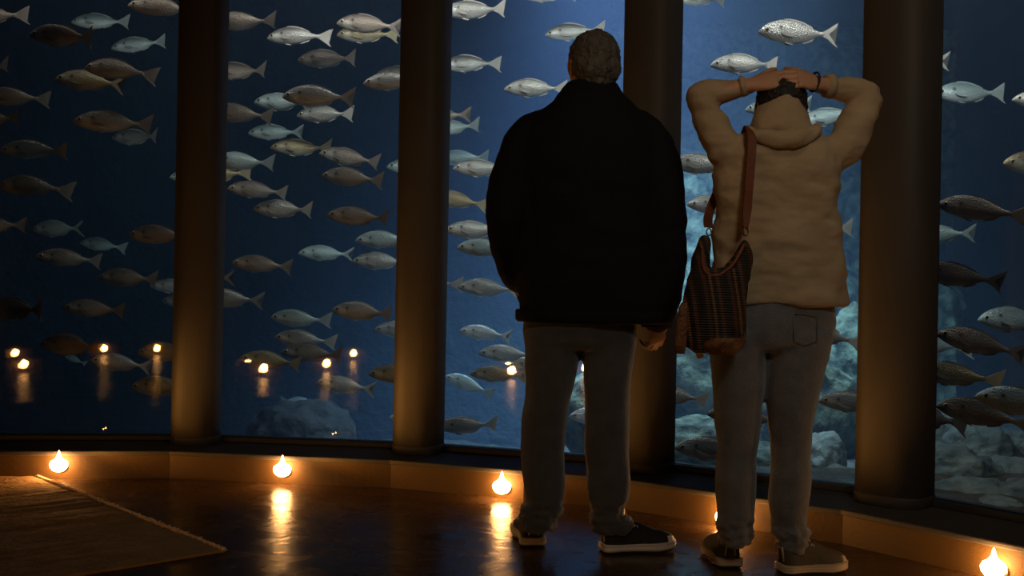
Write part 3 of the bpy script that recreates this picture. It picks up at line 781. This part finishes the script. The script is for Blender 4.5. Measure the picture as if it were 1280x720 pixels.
def hand(bm, wrist, d, palm_n, thumb_side, curl=0.3, s=1.0, spread=0.05):
    """wrist point, direction to the knuckles, normal pointing OUT of the palm, unit vector to the thumb side"""
    W = Vector(wrist); d = Vector(d).normalized(); n = Vector(palm_n); n = (n - d * n.dot(d)).normalized()
    t = Vector(thumb_side); t = (t - d * t.dot(d) - n * t.dot(n)).normalized()
    # palm
    rows = []
    for f, wd, th in ((-0.02, .026, .021), (0.0, .027, .020), (.025, .034, .0175), (.055, .041, .0155), (.082, .041, .0135), (.090, .038, .011)):
        rows.append([W + d * f * s + t * math.cos(q) * wd * s + n * math.sin(q) * th * s for q in [2 * math.pi * k / 20 for k in range(20)]])
    loft(bm, rows)
    ax = d.cross(n)
    for k, (off, lf, base, r) in enumerate(((.031, 1.0, .080, .0086), (.0105, 1.1, .085, .0088), (-.0105, 1.03, .083, .0084), (-.031, .82, .075, .0074))):
        dd = (d + t * spread * (1.5 - k)).normalized()
        c = curl * (1 + 0.12 * k)
        finger(bm, W + d * base * s + t * off * s, dd, ax, [.043 * lf * s, .026 * lf * s, .021 * lf * s], r * s, [c * .7, c * 1.1, c * .8])
    # thumb from the side of the palm near its base
    td = (d * 0.75 + t * 0.62 + n * 0.25).normalized()
    finger(bm, W + d * .022 * s + t * .026 * s, td, ax, [.042 * s, .031 * s, .025 * s], .0102 * s, [0, curl * .5, curl * .6])

def head(bm, c, yaw, s=1.0, pitch=0.0):
    """c is the centre of the skull; face looks along +Y turned by yaw"""
    R = Matrix.Rotation(yaw, 3, 'Z') @ Matrix.Rotation(pitch, 3, 'X')
    def L(x, y, z): return Vector(c) + R @ (Vector((x, y, z)) * s)
    def B(x, y, z, r): ball(bm, L(x, y, z), tuple(q * s for q in r), 20, R)
    B(0, -.008, .015, (.077, .094, .098)); B(0, .022, -.045, (.060, .070, .070)); B(0, .048, -.088, (.034, .034, .026))
    B(0, .078, .02, (.05, .02, .03))                                   # brow
    tube(bm, [L(0, .092, .012), L(0, .104, -.012), L(0, .112, -.030)], [.009 * s, .012 * s, .015 * s], 12)
    B(-.012, .100, -.034, (.009, .010, .008)); B(.012, .100, -.034, (.009, .010, .008))
    B(0, .088, -.056, (.024, .010, .006)); B(0, .086, -.067, (.021, .010, .007))   # lips
    for sx in (-1, 1):
        B(sx * .042, .066, -.025, (.022, .022, .02))                   # cheeks
        rows = []
        for a in range(20):
            q = 2 * math.pi * a / 20
            rows.append(L(sx * (.079 + .006 * abs(math.cos(q))), -.006 + .017 * math.cos(q), -.008 + .030 * math.sin(q)))
        rows.append(rows[0]); tube(bm, rows, [.0052 * s] * len(rows), 8, balls=False)      # ear rim
        B(sx * .076, -.002, -.010, (.006, .014, .024)); B(sx * .078, .004, -.038, (.005, .007, .009))
    return L, R

def eyes(L, R, s, parent):
    for sx in (-1, 1):
        bm = bmesh.new(); ball(bm, L(sx * .031, .0795, .002), .0118 * s, 16); obj('eye', bm, M['eye'], parent)

def build_shoe(parent, heel, yaw, length, m_up, m_sole, toe_lift=0.0, width=0.095, laces=True, ridged=False):
    """heel: floor point under the heel's back; yaw: toe direction angle in the floor plane"""
    R = Matrix.Rotation(yaw, 3, 'Z')
    def W(x, y, z): return Vector(heel) + R @ Vector((x, y, z))
    outl = [(0.0, .55), (.03, .78), (.10, .84), (.22, .72), (.38, .70), (.55, .86), (.70, 1.0), (.82, .95), (.92, .74), (.98, .42), (1.0, .12)]
    def sole_ring(z, grow, lift=0.0):
        pts = []
        for f, wd in outl: pts.append((f, wd))
        a = [W(f * length - .5 * (f < .001) * grow + (grow if f > .99 else 0), (wd * width / 2 + grow) , z + lift * max(0, f - .7)) for f, wd in pts]
        b = [W(f * length - .5 * (f < .001) * grow + (grow if f > .99 else 0), -(wd * width / 2 + grow), z + lift * max(0, f - .7)) for f, wd in reversed(pts)]
        return a + b
    bm = bmesh.new()
    loft(bm, [sole_ring(0.001, -.004, .03), sole_ring(.009, .002, .02)]); o = obj('outsole', bm, M['sole_under'], parent)
    bm = bmesh.new()
    rings = [sole_ring(.009, .003, .02)]
    nr = 5 if ridged else 2
    for k in range(nr):
        z = .009 + (.030 - .009) * (k + 1) / nr
        rings += [sole_ring(z - .001, .005 if k % 2 == 0 else .003, .02), sole_ring(z, .002 if ridged else .004, .02)]
    rings.append(sole_ring(.033, -.002, .02))
    loft(bm, rings); obj('sole', bm, m_sole, parent)
    bm = bmesh.new()
    # upper: cross sections across the foot from heel to toe
    rows = []
    for f, wd, h in ((.015, .50, .070), (.05, .70, .085), (.13, .78, .090), (.25, .72, .092), (.36, .70, .088), (.48, .74, .074), (.60, .84, .060), (.72, .92, .048), (.84, .86, .040), (.93, .62, .032), (.98, .32, .022)):
        r = []
        for k in range(24):
            q = 2 * math.pi * k / 24
            cx, cz = math.cos(q), math.sin(q)
            zz = .028 + (h - .0) * max(0, cz) ** .8 - .008 * max(0, -cz)
            r.append(W(f * length, cx * wd * width / 2 * (1 - .35 * max(0, cz) ** 2), zz))
        rows.append(r)
    loft(bm, rows); up = organic('upper', bm, m_up, parent, 0.005, 3)
    # toe cap
    bm = bmesh.new()
    rows = []
    for f, wd, h in ((.86, .86, .034), (.92, .70, .030), (.975, .40, .022), (1.0, .16, .014)):
        rows.append([W(f * length, math.cos(q) * wd * width / 2 * 1.02, .028 + h * max(0, math.sin(q)) - .004 * max(0, -math.sin(q))) for q in [2 * math.pi * k / 16 for k in range(16)]])
    loft(bm, rows); obj('toe_cap', bm, m_sole, parent)
    # heel tab
    bm = bmesh.new(); tube(bm, [W(.004, -.016, .045), W(-.002, -.012, .085), W(-.002, .012, .085), W(.004, .016, .045)], [.004] * 4, 8); obj('heel_tab', bm, m_sole, parent)
    if laces:
        bm = bmesh.new()
        for k in range(5):
            f = .36 + .06 * k; h = .028 + .092 - .0105 * k * 1.6 + .001
            s = (.020, .021, .022, .023, .024)[k]
            tube(bm, [W(f * length, -s, h - .013), W((f + .02) * length, 0, h - .002), W((f + .035) * length, s, h - .016)], [.0022] * 3, 6)
            tube(bm, [W(f * length, s, h - .013), W((f + .02) * length, 0, h), W((f + .035) * length, -s, h - .016)], [.0022] * 3, 6)
        obj('laces', bm, M['lace'], parent)

def sec(bm, rows, Y, e=1.0, n=40, z_extra=None):
    """rows: (py, xl, xr, depth radius, depth offset) -> lofted horizontal ellipses at depth Y"""
    rings = []
    for r in rows:
        py, xl, xr, ry = r[:4]; dy = r[4] if len(r) > 4 else 0
        a = unp(xl, py, Y + dy); b = unp(xr, py, Y + dy)
        c = (a + b) / 2; rings.append(ell(c, (b - a).length / 2, ry, n, e, 0, math.tan(0)))
    # keep rings flat and level
    loft(bm, rings)

# ---- the man in the black jacket
YM = 3.72
man = empty('person', floor_pt(735, 688, 0), 'grey haired person in black jacket seen from behind, one hand in a pocket', 'person')
def PM(x, y, d=0.0): return unp(x, y, YM + d)
HC = PM(741, 82, 0.02)
# joints
J = dict(shL=PM(662, 172), elL=PM(634, 285, -.06), wrL=PM(652, 362, .07), shR=PM(812, 176), elR=PM(832, 292, -.04), wrR=PM(820, 398, .0))
bm = bmesh.new()
Lh, Rh = head(bm, HC, math.radians(14), 1.0, math.radians(-4))
tube(bm, [PM(741, 100, .0), PM(741, 125, .0), PM(741, 150, .0)], [.056, .058, .075], 20)
sec(bm, [(135, 715, 765, .06), (148, 680, 798, .075), (165, 664, 812, .09), (200, 668, 815, .11), (260, 672, 812, .11), (320, 672, 808, .105), (380, 668, 805, .105), (400, 672, 790, .09), (410, 685, 775, .06)], YM)
for side, wrx in (('L', 0), ('R', 0)):
    pts, rr_ = smooth_pts([J['sh' + side], J['el' + side], J['wr' + side]], [.052, .042, .026], 4); tube(bm, pts, rr_, 16)
hand(bm, J['wrR'], PM(825, 450, .05) - J['wrR'], Vector((-.5, .6, 0)), Vector((-.6, .8, 0)), curl=.75, s=.98)
hand(bm, J['wrL'], Vector((.35, .75, -.55)), Vector((.9, -.2, .0)), Vector((0, .3, .9)), curl=.35, s=.95)
legs_m = {'L': [(685, 425, 0), (684, 480, 0), (680, 545, .0), (680, 600, -.01), (674, 650, .0)], 'R': [(763, 425, 0), (760, 480, 0), (758, 545, .0), (760, 600, -.01), (764, 652, .0)]}
for k, v in legs_m.items():
    tube(bm, [PM(a, b, c) for a, b, c in v], [.08, .073, .054, .048, .034], 18)
# feet inside the shoes
HEEL_L = floor_pt(667, 684.5); HEEL_R = floor_pt(752, 690.5)
YAW_ML, YAW_MR = math.radians(97), math.radians(14)
for hh, yw in ((HEEL_L, YAW_ML), (HEEL_R, YAW_MR)):
    R = Matrix.Rotation(yw, 3, 'Z')
    tube(bm, [hh + R @ Vector((.05, 0, .10)), hh + R @ Vector((.05, 0, .065)), hh + R @ Vector((.12, 0, .055)), hh + R @ Vector((.20, 0, .047))], [.034, .030, .028, .022], 14)
    tube(bm, [hh + R @ Vector((.045, 0, .22)), hh + R @ Vector((.05, 0, .08))], [.034, .032], 14)
body = organic('body', bm, M['skin'], man, 0.0048, 2)
eyes(Lh, Rh, 1.0, man)
# hair
bm = bmesh.new()
def HB(x, y, z, r): ball(bm, Lh(x, y, z), r, 24, Rh)
HB(0, -.020, .024, (.088, .096, .094)); HB(0, -.055, -.025, (.080, .060, .062)); HB(-.058, -.030, .0, (.028, .050, .055)); HB(.058, -.030, .0, (.028, .050, .055)); HB(0, .03, .055, (.07, .058, .055)); HB(0, -.055, -.065, (.06, .04, .04))
hn = lambda co: 0.005 * noise.noise(co * 38) + 0.004 * noise.noise(co * 95) + 0.0025 * noise.noise(co * 210)
organic('hair', bm, M['hair_grey'], man, 0.004, 2, hn)
# jacket
bm = bmesh.new()
sec(bm, [(106, 712, 769, .066, .0), (116, 699, 776, .082, -.005), (127, 692, 788, .092, -.005), (138, 676, 800, .100), (150, 660, 812, .112), (166, 648, 824, .125), (185, 642, 830, .136), (215, 642, 832, .146), (260, 645, 834, .15),
         (310, 646, 836, .152), (350, 646, 838, .155), (385, 647, 838, .158), (396, 648, 836, .156), (402, 655, 828, .15)], YM, .92)
ptsL, rL = smooth_pts([PM(676, 160), PM(655, 184, -.0), PM(640, 228, -.02), PM(634, 275, -.05), PM(636, 318, -.01), PM(648, 350, .06)], [.066, .080, .080, .072, .062, .05], 4); tube(bm, ptsL, rL, 20)
ptsR, rR = smooth_pts([PM(800, 160), PM(818, 186), PM(827, 232, -.02), PM(832, 290, -.04), PM(830, 345, -.02), PM(822, 398, .0)], [.066, .078, .080, .074, .074, .056], 4); tube(bm, ptsR, rR, 20)
jd = wrinkle(.007, 7, 3, (1, 1, 1.6))
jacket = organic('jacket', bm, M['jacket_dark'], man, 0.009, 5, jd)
# stand collar
bm = bmesh.new()
for i in range(1):
    rows = []
    for py, xl, xr, ry in ((124, 695, 784, .088), (112, 702, 776, .080), (105, 708, 772, .074), (103, 711, 769, .069), (108, 712, 767, .066), (118, 706, 772, .07)):
        a = PM(xl, py); b = PM(xr, py); rows.append(ell((a + b) / 2, (b - a).length / 2, ry, 40))
    loft(bm, rows)
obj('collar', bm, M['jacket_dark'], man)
# cuff and hem band and pocket flap
bm = bmesh.new()
a = [PM(821, 386, .0), PM(820.5, 409, .0)]; tube(bm, a, [.058, .052], 22, balls=False); o = obj('cuff', bm, M['jacket_dark'], man)
bm = bmesh.new(); rows = []
for py, g in ((388, .004), (390, .008), (400, .008), (403, .002)):
    a = PM(647, py - 3 ); b = PM(837, py + 3); c = (a + b) / 2; rows.append(ell(c, (b - a).length / 2 + g, .157 + g, 44, .92))
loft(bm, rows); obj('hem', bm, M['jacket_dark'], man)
bm = bmesh.new(); tube(bm, [PM(640, 352, .10), PM(645, 362, .12), PM(650, 376, .13)], [.012, .014, .012], 10, .5); obj('pocket_flap', bm, M['jacket_dark'], man)
# trousers
bm = bmesh.new()
sec(bm, [(372, 662, 800, .125), (392, 656, 797, .128), (412, 654, 796, .13), (428, 655, 795, .125), (436, 658, 792, .10)], YM, .95)
sec(bm, [(410, 655, 735, .115), (430, 655.5, 728, .112), (465, 656.5, 720, .103), (500, 656, 713, .094), (530, 652, 708, .088), (560, 649.5, 706, .082), (600, 654, 707, .078), (625, 658, 704, .076), (634, 650, 704, .078), (642, 647, 703, .076), (650, 648, 698, .072), (657, 648, 695, .076), (664, 652, 692, .07)], YM, .95)
sec(bm, [(410, 725, 796, .115), (430, 729, 795, .112), (465, 730, 791, .103), (500, 731, 788, .094), (530, 732, 787, .088), (560, 730, 787, .083), (600, 731, 788, .078), (625, 735, 785, .073), (638, 740, 779, .07), (646, 737, 788, .075), (654, 737, 794, .078), (661, 739, 793, .072), (667, 743, 780, .06)], YM, .95)
wr = wrinkle(.006, 6, 9, (1, 1, 1.3)); wr2 = wrinkle(.011, 20, 4, (1, 1, 2.2))
zc = PM(700, 615).z
def td(co):
    k = min(1, max(0, (zc - co.z) / .06)); return wr(co) + k * wr2(co)
trousers = organic('trousers', bm, M['jean_dark'], man, 0.0075, 3, td)
bm = bmesh.new()
for x in (657.5, 790.5):
    pts = []
for (xs, side) in (((656, 656.5, 655.5, 650, 655, 656), -1),):
    pts, rr_ = smooth_pts([PM(x + 2, y, .01) for x, y in zip(xs, (430, 465, 520, 560, 600, 622))], [.003] * 6, 4); tube(bm, pts, rr_, 6)
obj('side_seam', bm, M['jean_dark'], man)
for hh, yw, ln in ((HEEL_L, YAW_ML, .285), (HEEL_R, YAW_MR, .265)):
    sh = bpy.data.objects.new('shoe', None); COL.objects.link(sh); sh.parent = man; sh.matrix_parent_inverse = Matrix.Translation(-Vector(man.location))
    build_shoe(sh, hh, yw, ln, M['shoe_black'], M['sole_white'], width=.105)

# ---- the person in the beige jacket
YW_ = 3.50
wom = empty('person', floor_pt(955, 708, 0), 'person in beige jacket and grey jeans, both hands clasped on top of the head', 'person')
def PW(x, y, d=0.0): return unp(x, y, YW_ + d)
HCW = PW(975, 136, .035)
bm = bmesh.new()
Lw, Rw = head(bm, HCW, math.radians(2), .93, math.radians(-6))
tube(bm, [PW(975, 155, .02), PW(976, 185, .0), PW(976, 200, .0)], [.052, .054, .075], 20)
sec(bm, [(190, 935, 1018, .06), (205, 915, 1035, .085), (240, 912, 1032, .10), (300, 915, 1030, .10), (350, 910, 1035, .11), (385, 905, 1035, .10), (408, 908, 1025, .09), (420, 920, 1010, .06)], YW_)
shL, elL, wrL = PW(926, 200), PW(874, 124, .03), PW(938, 107, -.005)
shR, elR, wrR = PW(1030, 200), PW(1087, 120, .03), PW(1022, 106, .0)
for a, mid, b, c in ((shL, PW(895, 172, .015), elL, wrL), (shR, PW(1066, 172, .015), elR, wrR)):
    tube(bm, [a, mid, b], [.042, .036, .030], 16); tube(bm, [b, c], [.036, .026], 16)
# left hand lies flat on the crown, right hand clasps over it
hand(bm, PW(938, 106, -.012), PW(1000, 93, -.05) - PW(938, 106, -.012), Vector((.0, .8, -.6)), Vector((0, .6, .8)), curl=.35, s=.97, spread=.03)
hand(bm, PW(1026, 105, -.012), PW(965, 90, -.068) - PW(1026, 105, -.012), Vector((0, .8, -.6)), Vector((0, .6, .8)), curl=.45, s=1.0, spread=.04)
legs_w = [[(922, 440), (921, 500), (921, 555), (919, 605), (917, 670)], [(1000, 440), (992, 500), (988, 555), (987, 605), (988, 675)]]
for v in legs_w: tube(bm, [PW(a, b) for a, b in v], [.078, .068, .052, .046, .032], 18)
HW_L = floor_pt(913, 711); HW_R = floor_pt(975, 717)
YAW_WL, YAW_WR = math.radians(93), math.radians(15)
for hh, yw in ((HW_L, YAW_WL), (HW_R, YAW_WR)):
    R = Matrix.Rotation(yw, 3, 'Z')
    tube(bm, [hh + R @ Vector((.05, 0, .10)), hh + R @ Vector((.05, 0, .065)), hh + R @ Vector((.12, 0, .055)), hh + R @ Vector((.18, 0, .045))], [.032, .029, .027, .02], 14)
organic('body', bm, M['skin'], wom, 0.0045, 2)
eyes(Lw, Rw, .93, wom)
bm = bmesh.new()
def HBW(x, y, z, r): ball(bm, Lw(x, y, z), r, 24, Rw)
HBW(0, -.018, .022, (.082, .092, .084)); HBW(0, -.052, -.03, (.074, .055, .06)); HBW(-.055, -.02, .0, (.030, .050, .055)); HBW(.055, -.02, .0, (.030, .050, .055)); HBW(0, .03, .05, (.066, .056, .05))
organic('hair', bm, M['hair_black'], wom, 0.004, 2, hn)
# wristband seen as the dark line across the clasped hands
bm = bmesh.new()
c = PW(1018, 102.5, -.022); ax = (PW(965, 90, -.068) - PW(1026, 105, -.012)).normalized()
pts = []
s1 = ax.cross(Vector((0, 1, 0))).normalized(); s2 = ax.cross(s1)
for k in range(25):
    q = 2 * math.pi * k / 24; pts.append(c + s1 * math.cos(q) * .031 + s2 * math.sin(q) * .029)
tube(bm, pts, [.0035] * 25, 8, balls=False); o = obj('bracelet', bm, M['shoe_black'], wom)
# jacket
bm = bmesh.new()
sec(bm, [(150, 942, 1010, .075, .01), (160, 934, 1021, .085, .0), (170, 922, 1032, .092), (180, 908, 1042, .098), (192, 897, 1050, .105), (207, 891, 1054, .112), (230, 890, 1051, .118), (260, 891, 1048, .120), (300, 890, 1053, .124), (340, 887, 1058, .130), (372, 884, 1061, .136), (379, 884, 1061, .136), (381, 888, 1057, .13)], YW_, .95)
for pts, rad in (([PW(925, 196), PW(905, 186, .0), PW(889, 156, .015), PW(875, 125, .03)], [.058, .066, .058, .045]),
                 ([PW(1030, 196), PW(1056, 184, .0), PW(1073, 152, .015), PW(1085, 120, .03)], [.058, .066, .058, .050])):
    a, b = smooth_pts(pts, rad, 4); tube(bm, a, b, 20)
a, b = smooth_pts([PW(873, 124, .03), PW(885, 119, .03), PW(908, 115, .02), PW(933, 107, .0)], [.040, .046, .044, .030], 4); tube(bm, a, b, 20)
a, b = smooth_pts([PW(1086, 118, .03), PW(1074, 113, .03), PW(1056, 110, .02), PW(1033, 107, .0)], [.044, .050, .050, .036], 4); tube(bm, a, b, 20)
w1 = wrinkle(.014, 6, 2, (1, 1, 1.6)); w2 = wrinkle(.0045, 18, 5, (.7, 1, 1.8)); 
def wd_(co): return w1(co) + w2(co)
organic('jacket', bm, M['jacket_beige'], wom, 0.0065, 3, wd_)
# tall soft collar rising up the nape, and the folded hood below it
bm = bmesh.new(); rows = []
for py, xl, xr, ry, dy in ((176, 934, 1024, .088, -.005), (162, 937, 1018, .092, -.01), (148, 941, 1012, .092, -.004), (136, 947, 1006, .088, .0), (127, 954, 1000, .082, .002), (122, 962, 992, .076, .004)):
    a = PW(xl, py, dy); b = PW(xr, py, dy); rows.append(ell((a + b) / 2, (b - a).length / 2, ry, 36))
loft(bm, rows); organic('collar', bm, M['jacket_beige'], wom, .006, 3, wrinkle(.005, 16, 8))
bm = bmesh.new()
hp = [PW(936, 160, -.045), PW(944, 169, -.085), PW(962, 173, -.105), (PW(980, 174, -.11)), PW(1000, 172, -.10), PW(1014, 167, -.075), PW(1022, 158, -.04)]
a, b = smooth_pts(hp, [.012, .022, .030, .033, .031, .026, .014], 5); tube(bm, a, b, 18)
organic('hood', bm, M['jacket_beige'], wom, .005, 2, wrinkle(.005, 22, 1))
for pc, pd, r in ((PW(933, 107, -.002), PW(926, 108.5, .003), .0325), (PW(1032, 107, .0), PW(1040, 108, .005), .038)):
    bm = bmesh.new(); tube(bm, [pc, pd], [r, r + .003], 24, balls=False); obj('cuff', bm, M['jacket_beige'], wom)
# trousers
bm = bmesh.new()
sec(bm, [(366, 892, 1040, .118), (385, 887, 1043, .125), (400, 886, 1044, .13), (415, 886, 1040, .128), (430, 886, 1038, .12), (440, 890, 1032, .09)], YW_, .95)
sec(bm, [(415, 886, 966, .12), (440, 887, 957, .114), (475, 890, 955.5, .103), (514, 893, 952.5, .093), (554, 897, 947, .080), (604, 895, 945, .075), (640, 894, 942, .071), (655, 893, 940, .069), (663, 897, 941, .072), (672, 900, 941, .074), (680, 899, 938, .068)], YW_, .95)
sec(bm, [(415, 950, 1041, .12), (440, 957.5, 1036, .114), (475, 958, 1027, .103), (514, 959, 1018, .093), (554, 964, 1014, .080), (604, 961, 1013, .075), (640, 962, 1010, .071), (654, 964, 1009, .07), (662, 962, 1013, .075), (672, 968, 1012, .073), (682, 970, 1011, .072), (690, 971, 1006, .066)], YW_, .95)
wr3 = wrinkle(.006, 6, 19, (1, 1, 1.3)); zc2 = PW(950, 640).z
def td2(co):
    k = min(1, max(0, (zc2 - co.z) / .05)); return wr3(co) + k * wr2(co)
organic('trousers', bm, M['jean_grey'], wom, 0.0075, 3, td2)
bm = bmesh.new()
for px0 in (918, 1008):
    q = [PW(px0 - 16, 392, -.128), PW(px0 + 16, 392, -.128), PW(px0 + 15, 424, -.128), PW(px0, 430, -.126), PW(px0 - 15, 424, -.128)]
    q.append(q[0]); tube(bm, q, [.0022] * 6, 5, balls=False)
o = obj('pocket_stitching', bm, M['jean_grey'], wom)
for hh, yw, ln in ((HW_L, YAW_WL, .255), (HW_R, YAW_WR, .235)):
    sh = bpy.data.objects.new('shoe', None); COL.objects.link(sh); sh.parent = wom; sh.matrix_parent_inverse = Matrix.Translation(-Vector(wom.location))
    build_shoe(sh, hh, yw, ln, M['shoe_grey'], M['sole_tan'], width=.10, ridged=True)

# ---- shoulder bag
bag = empty('shoulder_bag', PW(893, 440, -.20), 'brown striped woven shoulder bag hanging by a leather strap at the left hip', 'bag')
YB = YW_ - .205
def PB(x, y, d=0.0): return unp(x, y, YB + d)
bm = bmesh.new(); rings = []
for py, xl, xr, ry in ((441, 868, 914, .030), (437, 856, 922, .045), (426, 851, 930, .060), (405, 850, 934, .072), (384, 851, 936, .076), (362, 854, 937, .072), (348, 859, 937, .062), (336, 868, 937, .05)):
    a = PB(xl, py); b = PB(xr, py); rings.append(ell((a + b) / 2, (b - a).length / 2, ry, 44, .9))
loft(bm, rings)
tube(bm, smooth_pts([PB(922, 345), PB(928, 322), PB(931, 302)], [.055, .038, .018], 4)[0], smooth_pts([PB(922, 345), PB(928, 322), PB(931, 302)], [.055, .038, .018], 4)[1], 18, .8)
q1, q2 = smooth_pts([PB(872, 352), PB(876, 325, .02), PB(882, 300, .05)], [.050, .036, .018], 4); tube(bm, q1, q2, 18, .8)
def bag_mat():
    m = bpy.data.materials.new('striped_woven_bag'); m.use_nodes = True; nt = m.node_tree; b = nt.nodes['Principled BSDF']; L = nt.links.new
    b.inputs['Roughness'].default_value = .7
    tc = nt.nodes.new('ShaderNodeTexCoord'); mp = nt.nodes.new('ShaderNodeMapping'); mp.inputs['Rotation'].default_value = (0, math.radians(9), 0)
    L(tc.outputs['Object'], mp.inputs[0]); sx = nt.nodes.new('ShaderNodeSeparateXYZ'); L(mp.outputs[0], sx.inputs[0])
    mu = nt.nodes.new('ShaderNodeMath'); mu.operation = 'MULTIPLY'; mu.inputs[1].default_value = 13; L(sx.outputs[0], mu.inputs[0])
    fr = nt.nodes.new('ShaderNodeMath'); fr.operation = 'FRACT'; L(mu.outputs[0], fr.inputs[0])
    r = nt.nodes.new('ShaderNodeValToRGB'); r.color_ramp.interpolation = 'CONSTANT'; e = r.color_ramp.elements
    cols = [(0, (.012, .012, .018)), (.20, (.10, .035, .015)), (.34, (.02, .016, .015)), (.46, (.26, .11, .035)), (.56, (.015, .015, .022)), (.72, (.13, .06, .03)), (.86, (.03, .018, .012))]
    e[0].position = 0; e[0].color = (*cols[0][1], 1); e[1].position = cols[1][0]; e[1].color = (*cols[1][1], 1)
    for p, c in cols[2:]: k = e.new(p); k.color = (*c, 1)
    L(fr.outputs[0], r.inputs[0])
    # woven beads
    wv = nt.nodes.new('ShaderNodeTexWave'); wv.bands_direction = 'Z'; wv.inputs['Scale'].default_value = 42; wv.inputs['Distortion'].default_value = .6; L(tc.outputs['Object'], wv.inputs['Vector'])
    mx = nt.nodes.new('ShaderNodeMixRGB'); mx.blend_type = 'MULTIPLY'; mx.inputs[0].default_value = .65; L(r.outputs[0], mx.inputs[1]); L(wv.outputs['Color'], mx.inputs[2]); L(mx.outputs[0], b.inputs['Base Color'])
    bp = nt.nodes.new('ShaderNodeBump'); bp.inputs['Strength'].default_value = .6; bp.inputs['Distance'].default_value = .006; L(wv.outputs['Fac'], bp.inputs['Height']); L(bp.outputs[0], b.inputs['Normal'])
    return m
M['bag'] = bag_mat()
organic('pouch', bm, M['bag'], bag, .006, 4, wrinkle(.011, 11, 6, (1.6, 1, .6)))
# sunken lip of the opening
bm = bmesh.new(); a, b = smooth_pts([PB(930, 306, -.022), PB(915, 332, -.045), PB(894, 345, -.055), PB(880, 336, -.045), PB(878, 312, -.0)], [.006] * 5, 6); tube(bm, a, b, 8)
obj('rim_band', bm, M['leather'], bag)
bm = bmesh.new()
rows = []
for py, xl, xr in ((442, 843, 856), (430, 843, 858), (405, 845, 861), (385, 848, 862), (378, 852, 860)):
    a = PB(xl, py, -.03); b = PB(xr, py, -.03); rows.append(ell((a + b) / 2, (b - a).length / 2, .012, 14, .7))
loft(bm, rows); obj('side_tab', bm, M['leather_tan'], bag)
bm = bmesh.new(); rows = []
for py, xl, xr, ry in ((443, 884, 916, .036), (438, 874, 924, .060), (428, 872, 930, .071), (421, 880, 931, .072)):
    a = PB(xl, py, -.006); b = PB(xr, py, -.006); rows.append(ell((a + b) / 2, (b - a).length / 2, ry, 36, .9))
loft(bm, rows); obj('base_panel', bm, M['leather_tan'], bag)
bm = bmesh.new(); rows = []
for a_, b_ in (((868, 437), (876, 437)), ((872, 449), (880, 446))):
    p, q = PB(*a_, .03), PB(*b_, .03); rows.append([p + Vector((0, -.002, 0)), q + Vector((0, -.002, 0)), q + Vector((0, .002, 0)), p + Vector((0, .002, 0))])
loft(bm, rows); o = obj('tag', bm, mat('yellow_tag', (.6, .42, .08), .6), bag, False); o['label'] = 'small yellow tag'
def ringobj(c, r, name):
    bm = bmesh.new(); pts = [Vector(c) + Vector((r * .7 * math.cos(q), .3 * r * math.cos(q), r * math.sin(q))) for q in [2 * math.pi * k / 20 for k in range(21)]]
    tube(bm, pts, [.0022] * 21, 8, balls=False); return obj(name, bm, M['metal'], bag)
ringobj(PB(932, 290, .02), .012, 'ring'); ringobj(PB(886, 290, .06), .011, 'ring')
# leather strap: up the back, over the shoulder at the neck
bm = bmesh.new()
sp = [PW(932, 284, -.175), PW(934, 262, -.150), PW(936.5, 230, -.144), PW(939, 200, -.135), PW(940, 180, -.122), PW(939, 167, -.105), PW(937, 160, -.06), PW(934, 160, .02), PW(925, 185, .10), PW(908, 218, .095), PW(893, 248, .055), PW(886, 268, .0), PW(885, 278, -.07), PB(886, 284, .06)]
a, _ = smooth_pts(sp, [1] * len(sp), 6); rows = []
for i, p in enumerate(a):
    t = (a[min(i + 1, len(a) - 1)] - a[max(i - 1, 0)]).normalized()
    wdt = Vector((1, 0.25, 0)); wdt = (wdt - t * wdt.dot(t)).normalized(); nn = t.cross(wdt)
    h = .0145 if 6 < i else .008 + .0065 * i / 6
    rows.append([p + wdt * h - nn * .002, p + wdt * h + nn * .002, p - wdt * h + nn * .002, p - wdt * h - nn * .002])
loft(bm, rows); obj('strap', bm, M['leather'], bag, False)
